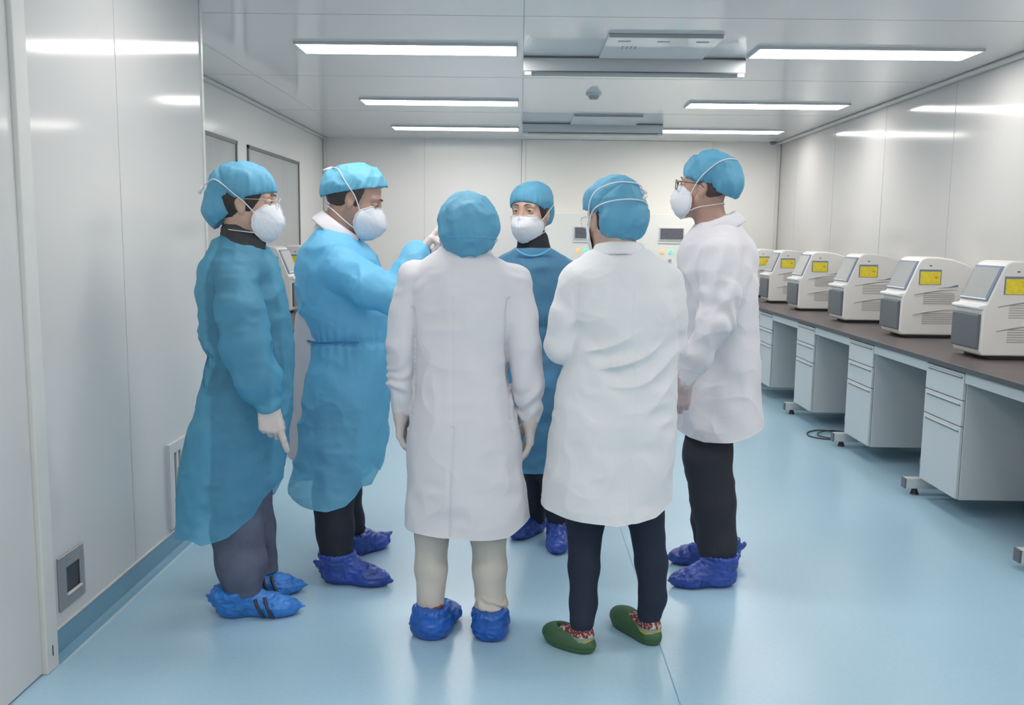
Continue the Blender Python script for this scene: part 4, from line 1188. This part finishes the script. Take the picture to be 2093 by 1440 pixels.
    strap('mask_strap', [b2, h(-.0, -.075, -.088), h(-.05, -.070, -.070), h(-.09, -.04, -.06), h(-.10, 0, -.06)], fs, mk, org)
    strap('mask_strap', [b1, h(-.0, .075, -.088), h(-.05, .070, -.070), h(-.09, .04, -.06), h(-.10, 0, -.06)], fs, mk, org)
    eyes(h, t, org, (1, 0, -.2), 'skin_tan')
    shoe_cover(t, org, (W(662, 1180, 3.58)[0], 3.60, 0), (W(792, 1190, 3.56)[0], 3.55, 0), 'shoe_b', (.045, .018), .125, .072, seed=7)
    shoe_cover(t, org, (W(705, 1110, 3.90)[0], 3.88, 0), (W(790, 1110, 4.02)[0], 4.04, 0), 'shoe_b', (0, .05), .10, .07, seed=9)

# ====== C: white coat seen from behind, cream trousers ======
def person_c():
    Y = 3.14; org = V3(-.19, Y, 0)
    t = person(org[0], Y, 'person seen from behind in a white coat, cream trousers and blue shoe covers')
    h = HF(W(955, 470, Y), 98, 8, 0, 1.0)
    rows = [(502, 905, 992), (515, 893, 1003), (524, 876, 1022), (532, 863, 1036), (545, 848, 1050), (560, 840, 1060), (590, 834, 1066), (640, 838, 1056), (700, 846, 1040), (760, 848, 1038), (800, 845, 1045), (850, 838, 1056), (900, 832, 1066), (960, 828, 1072), (1020, 825, 1080), (1140, 823, 1089)]
    hy = [(502, .07), (545, .105), (600, .125), (720, .12), (850, .145), (1100, .16)]
    R_ = rings(rows, Y, hy)
    La = [W(853, 568, Y), W(832, 640, Y - .01), W(821, 705, Y - .02), W(817, 780, Y + .0), W(821, 835, Y + .02)]
    Ra = [W(1047, 572, Y), W(1063, 640, Y - .01), W(1073, 710, Y - .02), W(1079, 785, Y + .0), W(1083, 848, Y + .02)]
    l1 = [W(900, 880, Y), W(882, 1090, Y), W(881, 1160, Y - .0), W(880, 1240, Y - .02)]
    l2 = [W(990, 880, Y), W(998, 1090, Y), W(1001, 1160, Y - .0), W(1003, 1244, Y - .02)]
    hl = dict(wrist=W(820, 843, Y + .02), d=(.03, .12, -1), n=(1, -.1, 0), side=-1, curl=(22, 28, 18), sc=1.0, thumb=(30, 25))
    hr = dict(wrist=W(1083, 856, Y + .02), d=(-.06, .12, -1), n=(-1, -.1, 0), side=1, curl=(16, 22, 14), sc=1.02, thumb=(30, 25))
    body, BF = add_body(t, org, h, loft([r for r in R_ if .80 < r[0] < 1.37], grow=-.035), [(La, [.04, .036, .033, .028, .024]), (Ra, [.04, .036, .033, .028, .024])],
                        [(l1, [.085, .045, .04, .034]), (l2, [.085, .045, .04, .034])], [hl, hr], neckto(h, W(952, 520, Y), .05))
    F = Field().chain(l1, [.10, .062, .058, .048], .02).chain(l2, [.10, .064, .060, .050], .02)
    cu = W(1002, 1228, Y)
    F.cut(lambda P: .098 - P[..., 2])
    def dt(v, N):
        o = folds([(.004, (12, 12, 6), None, 0), (.002, (30, 30, 20), None, 0)])(v, N)
        right = v[:, 0] > W(940, 1200, Y)[0]
        o = o + crumple(v, .0018, 34, 8)
        return o + right * .007 * np.exp(-((v[:, 2] - cu[2]) / .026) ** 2) * (1 + .9 * np.sin(v[:, 2] * 230 + 9 * noise3(v * 22)))
    to_obj('trousers', F.mesh(.005, dt, 1), 'cream_tr', t, org)
    hf = hem([(800, 1084), (824, 1086), (900, 1091), (1000, 1096), (1040, 1095), (1084, 1070), (1110, 1060)], Y - .1)
    F = Field().add(loft(R_, 2.15, smooth=.008), .015)
    F.chain(La, [.062, .056, .054, .048, .036], .010).chain(Ra, [.062, .058, .058, .056, .038], .010)
    seamx = Wx((Y - .15, (925, 860), (918, 1000), (914, 1092)))
    spine = Wx((Y - .12, (920, 520), (923, 640), (925, 860)))
    armr = Wx((Y - .06, (1046, 575), (1036, 630), (1033, 700), (1037, 760), (1043, 820), (1048, 880)))
    arml = Wx((Y - .06, (842, 600), (849, 660), (848, 720), (843, 800), (838, 860)))
    back = lambda v: v[:, 1] < Y
    zc1, zc2 = W(820, 800, Y)[2], W(1080, 812, Y)[2]
    def dsp(v, N):
        o = folds([(.008, (8, 8, 1.4), ztop_mask(.45, .95), 0), (.005, (10, 10, 13), None, .8), (.003, (26, 26, 32), None, .8), (.006, (6, 6, 7), None, 0)])(v, N)
        o += crumple(v, .0036, 30, 4)
        o += groove(v, seamx, .006, .006, .3, .78, back) + groove(v, lambda z: spine(z) , .006, .0018, .78, 1.33, back)
        o += groove(v, armr, .006, .010, .80, 1.22, back) + groove(v, arml, .006, .009, .80, 1.18, back)
        arm = (v[:, 0] < W(845, 800, Y)[0]) | (v[:, 0] > W(1045, 800, Y)[0])
        zz = np.where(v[:, 0] < -.15, zc1, zc2)
        o += arm * np.exp(-((v[:, 2] - zz) / .10) ** 2) * .005 * np.sin(v[:, 2] * 85 + 9 * noise3(v * 9))
        o += np.exp(-((v[:, 2] - W(925, 575, Y)[2]) / .06) ** 2) * back(v) * .0012 * np.sin(v[:, 2] * 130 + np.abs(v[:, 0] - W(925, 575, Y)[0]) * 60 + 5 * noise3(v * 8))
        return o
    g = to_obj('lab_coat', F.mesh(.0052, dsp, 1, hem=hf), 'coat', t, org)
    collar(g, org, W(950, 524, Y) , .070, .084, 98, 14, .010, .028, .008, 60, 'coat')
    for w_, p_ in ((La, 808), (Ra, 828)):     # knitted cuffs
        a_, b_ = w_[-1] + (w_[-2] - w_[-1]) * .35, w_[-1] + V3(0, 0, -.012)
        FF = Field().add(cone(a_, b_, .036, .031))
        to_obj('cuff', FF.mesh(.004, lambda v, N: .0015 * np.sin(np.arctan2(v[:, 1] - b_[1], v[:, 0] - b_[0]) * 30), 1), 'coat', g, org)
    glove(t, org, **hl); glove(t, org, **hr)
    cap, CF = cap_obj(h, [((-.020, 0, .040), (.108, .100, .086)), ((-.045, 0, .000), (.110, .104, .106))],
                      ('or', [(.30, -1, .012), (1, .25, .028)]), t, org, 'cap', .0045, 9)
    # cap elastic seen as a line across the back
    hair_obj(h, t, org, [((-.02, 0, .02), (.100, .082, .098))], [(1, -.5, -.035), (0, -1, -.085)])
    mk, a1, a2, b1, b2 = mask_mesh(h, 'face_mask', t, org, 1.0, BF)
    fs = [BF, CF]
    strap('mask_strap', [b1, h(.0, .09, -.055), h(-.06, .09, -.038), h(-.11, .05, -.034), h(-.128, 0, -.034), h(-.11, -.05, -.034), h(-.06, -.09, -.038), h(.0, -.09, -.055), b2], fs, mk, org, .0014, .001, 'cap_b')
    glasses(h, t, org, 'gl_dark')
    eyes(h, t, org)
    shoe_cover(t, org, (W(874, 1300, 3.05)[0], 3.045, 0), (W(908, 1290, 3.28)[0], 3.30, 0), 'shoe_c', (0, 0), .108, .062, wide=1.55, seed=11)
    shoe_cover(t, org, (W(1004, 1300, 3.04)[0], 3.035, 0), (W(1000, 1290, 3.28)[0], 3.30, 0), 'shoe_c', (0, 0), .104, .060, wide=1.3, seed=13)
    tube('shoe_edge', spline([W(888, 1243, 3.07), W(896, 1242, 3.07), W(903, 1237, 3.09)], 5), .005, 'shoe_red', t, org)

# ====== D: white coat from behind, navy leggings, green clogs ======
def person_d():
    Y = 3.08; org = V3(.33, Y, 0)
    t = person(org[0], Y, 'person seen from behind in a white coat, navy leggings, patterned socks and green clogs')
    h = HF(W(1252, 446, Y + .02), 117, 10, 0, 1.02)
    rows = [(500, 1222, 1305), (508, 1212, 1318), (520, 1196, 1336), (535, 1178, 1355), (550, 1166, 1370), (575, 1160, 1382), (620, 1162, 1388), (680, 1166, 1388), (740, 1156, 1386), (780, 1142, 1384), (820, 1132, 1382), (880, 1122, 1380), (950, 1112, 1376), (1010, 1104, 1372), (1110, 1097, 1369)]
    hy = [(500, .07), (545, .11), (600, .14), (720, .14), (850, .165), (1075, .18)]
    R_ = rings(rows, Y, hy)
    La = [W(1185, 575, Y), W(1160, 650, Y - .01), W(1150, 706, Y + .0), W(1178, 700, Y + .14), W(1215, 690, Y + .24)]
    Ra = [W(1360, 580, Y), W(1368, 650, Y), W(1368, 706, Y + .02), W(1345, 700, Y + .14), W(1300, 690, Y + .24)]
    l1 = [W(1205, 880, Y), W(1196, 1060, Y - .0), W(1194, 1160, Y - .02), W(1193, 1230, Y - .05), W(1193, 1300, Y - .08)]
    l2 = [W(1305, 880, Y), W(1318, 1050, Y + .0), W(1331, 1150, Y - .0), W(1334, 1220, Y - .01), W(1333, 1285, Y - .02)]
    feet = (((W(1214, 1330, 2.97)[0], 2.965), (W(1112, 1300, 3.09)[0], 3.09)), ((W(1345, 1318, 3.03)[0], 3.03), (W(1254, 1262, 3.25)[0], 3.255)))
    for l_, (a_, b_) in zip((l1, l2), feet):
        q_, d_, _ = foot_pts((*a_, 0), (*b_, 0)); l_[4] = q_ + d_ * .052 + V3(0, 0, .105)
    hl = dict(wrist=La[-1], d=(1, .2, 0), n=(0, -1, 0), side=-1)
    hr = dict(wrist=Ra[-1], d=(-1, .2, 0), n=(0, -1, 0), side=1)
    body, BF = add_body(t, org, h, loft([r for r in R_ if .80 < r[0] < 1.38], grow=-.035), [(La, [.045, .04, .036, .03, .026]), (Ra, [.045, .04, .036, .03, .026])],
                        [(l1[:4], [.09, .052, .04, .03]), (l2[:4], [.09, .052, .04, .03])], [hl, hr], neckto(h, W(1262, 515, Y), .054))
    F = Field().chain(l1, [.10, .066, .054, .047, .043], .02).chain(l2, [.10, .064, .056, .047, .043], .02)
    to_obj('leggings', F.mesh(.005, folds([(.002, (16, 16, 22), None, 0), (.0012, (40, 40, 60), None, 0)]), 1), 'leggings', t, org)
    hf = hem([(1080, 1040), (1100, 1047), (1160, 1056), (1260, 1065), (1340, 1055), (1372, 1040), (1390, 1030)], Y - .12)
    F = Field().add(loft(R_, 2.15, smooth=.008), .015)
    F.chain(La, [.070, .062, .060, .052, .040], .012).chain(Ra, [.066, .062, .058, .052, .040], .02)
    seam = Wx((Y - .15, (1298, 560), (1296, 800), (1290, 1060)))
    back = lambda v: v[:, 1] < Y
    ca = W(1175, 680, Y - .13)
    def dsp(v, N):
        o = folds([(.008, (7, 7, 1.4), ztop_mask(.45, .95), 0), (.004, (10, 10, 13), None, .8), (.003, (26, 26, 32), None, .8), (.006, (6, 6, 7), None, 0)])(v, N)
        # pulled folds running from the bent elbow down across the back
        q = (v[:, 0] - ca[0]) * .75 - (v[:, 2] - ca[2]) * 1.0
        along = (v[:, 0] - ca[0]) * 1.0 + (v[:, 2] - ca[2]) * .75
        m_ = back(v) * np.clip((along + .02) / .06, 0, 1) * np.exp(-np.clip(along - .02, 0, 9) / .20) * np.exp(-((q - .16) / .22) ** 2)
        o += m_ * .019 * (1 - 2 * np.abs(np.sin(q * 30 + 3.4 * noise3(v * 4.5))) ** .7) * (.55 + .9 * noise3(v * 6 + 9))
        o += groove(v, seam, .005, .0035, .3, 1.25, back) + crumple(v, .0036, 28, 5)
        return o
    g = to_obj('lab_coat', F.mesh(.0052, dsp, 1, hem=hf), 'coat_warm', t, org)
    collar(g, org, W(1264, 515, Y), .070, .074, 95, 12, .018, .040, .010, 60, 'coat_warm')
    pk = W(1138, 772, Y - .05)
    cap, CF = cap_obj(h, [((.000, 0, .054), (.102, .090, .082)), ((-.060, -.004, -.014), (.078, .091, .078)), ((-.032, 0, .048), (.094, .089, .087))],
                      ('or', [(.35, -1, .014), (1, .35, .040)]), t, org, 'cap', .004, 15, seams=((1, 1.0, .02, .004),))
    hair_obj(h, t, org, [((-.02, 0, .005), (.098, .081, .090))], [(1, -.3, -.015), (0, -1, -.088), (0, 1, -.05)])
    mk, a1, a2, b1, b2 = mask_mesh(h, 'face_mask', t, org, 1.0, BF)
    fs = [BF, CF]
    strap('mask_strap', [a1, h(.01, .086, .0), h(-.01, .092, .035), h(-.045, .085, .075), h(-.085, .05, .088), h(-.10, 0, .085), h(-.075, -.06, .075), h(-.03, -.092, .04), h(.01, -.086, .0), a2], fs, mk, org, .0022, .003)
    strap('mask_strap', [a1 + V3(0, 0, -.01), h(-.02, .092, .012), h(-.07, .085, .030), h(-.12, .04, .036), h(-.138, 0, .034), h(-.12, -.05, .030), h(-.05, -.095, .012), h(.0, -.09, -.01), a2 + V3(0, 0, -.01)], fs, mk, org, .0022, .003)
    tube('strap_clip', [h(-.10, -.055, .080), h(-.115, -.06, .062)], .006, 'strap', mk, org)
    tube('strap_clip', [h(-.135, -.045, .048), h(-.145, -.028, .036)], .006, 'strap', mk, org)
    glasses(h, t, org, 'gl_clear'); eyes(h, t, org)
    # feet: socks and clogs
    for (hx, hy_), (tx, ty) in feet:
        heel, d, L = foot_pts((hx, hy_, 0), (tx, ty, 0)); s = np.cross(V3(0, 0, 1), d); ax = np.stack([d, s, V3(0, 0, 1)], 1)
        P = lambda a, b, z: heel + d * a + s * b + V3(0, 0, z)
        F = Field().add(cone(P(.045, 0, .05), P(L * .55, 0, .045), .031, .030), .02).add(cone(P(.048, 0, .05), P(.052, 0, .13), .033, .035), .03)
        F.cut(lambda Q: .012 - Q[..., 2]).cut(lambda Q: Q[..., 2] - .125)
        to_obj('sock', F.mesh(.0035, crinkle(.0008, 120), 1), 'sock', t, org)
        F = Field()
        F.add(ell(P(L - .085, 0, .032), (.088, .050, .046), ax), .02)
        F.add(ell(P(.070, 0, .026), (.074, .040, .040), ax), .03)
        F.add(cone(P(.05, 0, .025), P(L - .08, 0, .025), .038, .042), .02)
        F.cut(lambda Q: .0015 - Q[..., 2])
        F.sub(ell(P(.068, 0, .072), (.060, .029, .055), ax), .006)
        F.sub(ell(P(.10, 0, .085), (.055, .030, .045), ax), .008)
        dd = lambda v, N: -.0025 * np.exp(-((v[:, 2] - .018) / .003) ** 2)
        to_obj('clog', F.mesh(.0032, dd, 1), 'clog', t, org)

# ====== E: woman facing the camera ======
def person_e():
    Y = 4.12; org = V3(.12, Y, 0)
    t = person(org[0], Y, 'person facing the camera in a deep blue gown over a black high-necked sweater')
    h = HF(W(1084, 433, Y), -116, 3, 0, 1.02)
    rows = [(508, 1056, 1124), (514, 1042, 1138), (522, 1026, 1154), (532, 1014, 1168), (545, 1006, 1180), (570, 1004, 1184), (610, 1020, 1165), (660, 1030, 1155), (700, 1026, 1158), (760, 1018, 1164), (850, 1012, 1166), (990, 1002, 1170)]
    hy = [(508, .08), (545, .11), (610, .125), (700, .12), (850, .15), (960, .17)]
    R_ = rings(rows, Y, hy)
    Ra = [W(1026, 560, Y), W(1012, 670, Y), W(1022, 760, Y - .06)]
    La = [W(1164, 560, Y), W(1178, 670, Y), W(1166, 760, Y - .06)]
    l1 = [W(1062, 830, Y), W(1076, 950, Y + .03), W(1092, 1020, Y + .10), W(1098, 1056, Y + .12)]
    l2 = [W(1118, 830, Y), W(1128, 960, Y - .02), W(1136, 1040, Y - .02), W(1140, 1085, Y - .02)]
    hr = dict(wrist=Ra[-1], d=(.1, -.2, -1), n=(1, 0, 0), side=1)
    hl = dict(wrist=La[-1], d=(-.1, -.2, -1), n=(-1, 0, 0), side=-1)
    hr['side'] = -1 if False else 1
    body, BF = add_body(t, org, h, loft([r for r in R_ if .80 < r[0] < 1.33], grow=-.035), [(Ra, [.04, .034, .025]), (La, [.04, .034, .025])],
                        [(l1, [.07, .042, .034, .028]), (l2, [.07, .042, .034, .028])], [hr, hl], neckto(h, W(1090, 515, Y), .048))
    F = Field().add(loft([r for r in R_ if .85 < r[0] < 1.36], grow=-.018), .02)
    F.chain(Ra, [.052, .046, .034], .02).chain(La, [.052, .046, .034], .02)
    F.chain([W(1090, 520, Y), W(1090, 500, Y), W(1089, 487, Y)], [.078, .066, .060], .03)
    to_obj('sweater', F.mesh(.006, crinkle(.002, 40), 1), 'sweater_black', t, org)
    F = Field().chain(l1, [.09, .07, .052, .044], .02).chain(l2, [.09, .07, .052, .046], .02)
    to_obj('trousers', F.mesh(.006, crumpled([(.004, (12, 12, 16), None, 0)]), 1), 'trousers', t, org)
    hf = hem([(980, 950), (1200, 950)], Y)
    F = Field().add(loft(R_, 2.15, smooth=.008), .015)
    F.chain(Ra, [.062, .056, .044], .012).chain(La, [.062, .056, .044], .012)
    F.sub(ell(W(1089, 494, Y), (.082, .085, .050)), .006)
    zw = W(1100, 664, Y)[2]
    def dsp(v, N):
        o = folds([(.007, (9, 9, 1.5), ztop_mask(.5, 1.0), 0), (.007, (12, 12, 8), None, .8), (.004, (26, 26, 32), None, .8)])(v, N)
        return o + crumple(v, .0035, 36, 3) + gather(v, W(1095, 664, Y), zw, 26, .004, .06) - .006 * np.exp(-((v[:, 2] - zw) / .014) ** 2)
    g = to_obj('gown', F.mesh(.006, dsp, 1, hem=hf), 'gown_e', t, org)
    nb = [W(a_, b_, Y - .10) for a_, b_ in ((1054, 508), (1064, 516), (1076, 521), (1090, 523), (1104, 520), (1116, 514), (1126, 507))]
    strap('neck_binding', nb, [F], g, org, r=.004, gap=.003, mt='gown_b', m=4)
    glove(t, org, **hr); glove(t, org, **hl)
    cap, CF = cap_obj(h, [((-.022, 0, .049), (.112, .094, .086)), ((-.06, 0, -.005), (.070, .088, .070))],
                      ('or', [(.58, -1, -.006), (1, .30, .020)]), t, org, 'cap', .003, 21)
    hair_obj(h, t, org, [((-.02, 0, .02), (.101, .084, .100))], [(1, -.4, -.035), (0, -1, -.085)])
    mk, a1, a2, b1, b2 = mask_mesh(h, 'face_mask', t, org, 1.0, BF, 0, .018)
    fs = [BF, CF]
    for sg, a_, b_ in ((1, a1, b1), (-1, a2, b2)):
        strap('mask_strap', [a_, h(.0, sg * .084, -.004), h(-.04, sg * .095, .03)], fs, mk, org, .0018, .002)
        strap('mask_strap', [b_, h(0, sg * .072, -.085), h(-.03, sg * .072, -.075)], fs, mk, org, .0016, .002)
    eyes(h, t, org, (1, .25, 0))
    shoe_cover(t, org, (.118, 4.33, 0), (-.012, 4.13, 0), 'shoe_b', (0, .02), .11, .056, seed=23)
    shoe_cover(t, org, (.205, 4.17, 0), (.178, 3.935, 0), 'shoe_b', (0, 0), .11, .056, seed=25)

# ====== F: tall man in a white coat, facing left ======
def person_f():
    Y = 3.74; org = V3(.82, Y, 0)
    t = person(org[0], Y, 'tall person in white coat and black trousers at the right, facing left')
    h = HF(W(1438, 383, Y), 159, -4, 0, 1.0)
    rows = [(440, 1440, 1490), (450, 1430, 1502), (462, 1422, 1512), (480, 1412, 1522), (500, 1403, 1530), (530, 1396, 1537), (570, 1393, 1542), (620, 1394, 1544), (680, 1396, 1546), (740, 1392, 1548), (800, 1386, 1551), (850, 1380, 1554), (960, 1370, 1560)]
    hy = [(440, .07), (462, .11), (500, .17), (560, .18), (700, .17), (800, .21), (915, .26)]
    R_ = rings(rows, Y, hy)
    La = [W(1468, 520, 3.57), W(1468, 600, 3.53), W(1462, 655, 3.51), W(1425, 730, 3.49), W(1402, 775, 3.48)]
    Ra = [W(1468, 520, 3.91), W(1462, 650, 3.96), W(1430, 760, 3.94)]
    l1 = [W(1448, 850, 3.66), W(1447, 930, 3.65), W(1458, 1030, 3.64), W(1466, 1110, 3.64), W(1468, 1172, 3.64)]
    l2 = [W(1455, 850, 3.82), W(1445, 960, 3.84), W(1448, 1060, 3.87), W(1450, 1120, 3.89)]
    hl = dict(wrist=W(1398, 782, 3.48), d=(-.16, .0, -1), n=(.1, 1, .1), side=-1, curls=((18, 26, 16), (30, 34, 22), (38, 40, 26), (44, 44, 26)), thumb=(22, 30), sc=.98)
    hr = dict(wrist=Ra[-1], d=(-.2, 0, -1), n=(0, -1, 0), side=1)
    body, BF = add_body(t, org, h, loft([r for r in R_ if .88 < r[0] < 1.50], grow=-.045), [(La, [.045, .04, .036, .029, .026]), (Ra, [.045, .036, .027])],
                        [(l1, [.085, .08, .06, .045, .038]), (l2, [.085, .07, .055, .04])], [hl, hr], neckto(h, W(1460, 480, Y), .058), 'skin_tan', True)
    F = Field().chain([W(1461, 492, Y), W(1458, 462, Y), W(1456, 450, Y)], [.08, .071, .067], .02)
    F.cut(lambda P: (P[..., 2] - W(1460, 452, Y)[2]) - .45 * (P[..., 0] - W(1470, 452, Y)[0]))
    to_obj('shirt', F.mesh(.005, None, 1), 'shirt', t, org)
    F = Field().chain(l1, [.100, .100, .088, .076, .066], .03).chain(l2, [.09, .090, .074, .062], .03)
    F.cut(lambda P: .085 - P[..., 2])
    to_obj('trousers', F.mesh(.006, crumpled([(.005, (10, 10, 12), None, 0), (.003, (26, 26, 30), ztop_mask(.2, .5), 0)]), 1), 'trousers_f', t, org)
    hf = hem([(1350, 888), (1375, 893), (1440, 904), (1492, 902), (1530, 893), (1556, 884), (1590, 875)], Y - .22)
    F = Field().add(loft(R_, 2.2, smooth=.01), .015)
    F.add(cone(W(1440, 520, Y), W(1500, 520, Y), .09, .085), .06)
    F.chain(La, [.078, .076, .070, .056, .036], .028).chain(Ra, [.08, .065, .045], .02)
    F.sub(ell(W(1448, 430, Y), (.085, .09, .050)), .006)
    el = W(1470, 660, 3.45)
    def dsp(v, N):
        o = folds([(.008, (8, 8, 1.6), ztop_mask(.7, 1.0), 0), (.008, (10, 10, 9), None, .8), (.004, (24, 24, 26), None, .8), (.005, (6, 6, 7), None, 0)])(v, N)
        near = v[:, 1] < Y - .08
        o += crumple(v, .0044, 30, 6)
        r2 = ((v - el) ** 2).sum(1)
        o += near * np.exp(-r2 / .014) * .006 * np.sin((v[:, 2] * 1.0 + v[:, 0] * .9) * 60 + 6 * noise3(v * 9))
        o += near * np.exp(-((v[:, 2] - W(1450, 560, 3.5)[2]) / .10) ** 2) * .005 * np.sin((v[:, 0] - v[:, 2] * .25) * 80 + 2 * noise3(v * 6))
        return o
    g = to_obj('lab_coat', F.mesh(.0055, dsp, 1, hem=hf), 'coat', t, org)
    collar(g, org, W(1466, 466, Y), .090, .088, 175, 30, .022, .050, .014, 40, 'coat')
    a_, b_ = La[-1] + (La[-2] - La[-1]) * .25, La[-1] + V3(-.005, 0, -.016)
    FF = Field().add(cone(a_, b_, .037, .033))
    to_obj('cuff', FF.mesh(.004, lambda v, N: .0012 * np.sin(np.arctan2(v[:, 1] - b_[1], v[:, 0] - b_[0]) * 30), 1), 'glove', g, org)
    glove(t, org, 'glove_pink', **hl); glove(t, org, 'glove_pink', **hr)
    cap, CF = cap_obj(h, [((-.026, 0, .062), (.116, .098, .090)), ((-.088, 0, .020), (.070, .090, .074))],
                      ('or', [(.36, -1, .004)]), t, org, 'cap', .004, 31, seams=((1, -.3, .005, .006),))
    hair_obj(h, t, org, [((-.02, 0, .02), (.100, .082, .100))], [(1, -.2, -.0), (-.3, -1, -.052)], 'hair_short')
    mk, a1, a2, b1, b2 = mask_mesh(h, 'face_mask', t, org, 1.0, BF)
    fs = [BF, CF]
    for sg, a_, b_ in ((1, a1, b1), (-1, a2, b2)):
        strap('mask_strap', [a_, h(.01, sg * .085, .020), h(-.03, sg * .095, .065), h(-.075, sg * .08, .105), h(-.11, sg * .03, .112), h(-.115, 0, .112)], fs, mk, org)
        strap('mask_strap', [b_, h(0, sg * .074, -.082), h(-.05, sg * .068, -.070), h(-.085, sg * .03, -.060), h(-.09, 0, -.060)], fs, mk, org)
    glasses(h, t, org, 'gl_dark', .0018); eyes(h, t, org, (1, 0, 0), 'skin_tan')
    shoe_cover(t, org, (W(1500, 1180, 3.62)[0], 3.63, 0), (W(1376, 1180, 3.60)[0], 3.59, 0), 'shoe_b', (0, .02), .13, .070, seed=33)
    shoe_cover(t, org, (W(1503, 1135, 3.90)[0], 3.90, 0), (W(1372, 1135, 3.86)[0], 3.86, 0), 'shoe_b', (.05, .02), .11, .066, seed=35)

for fn in (person_a, person_b, person_c, person_d, person_e, person_f): fn()
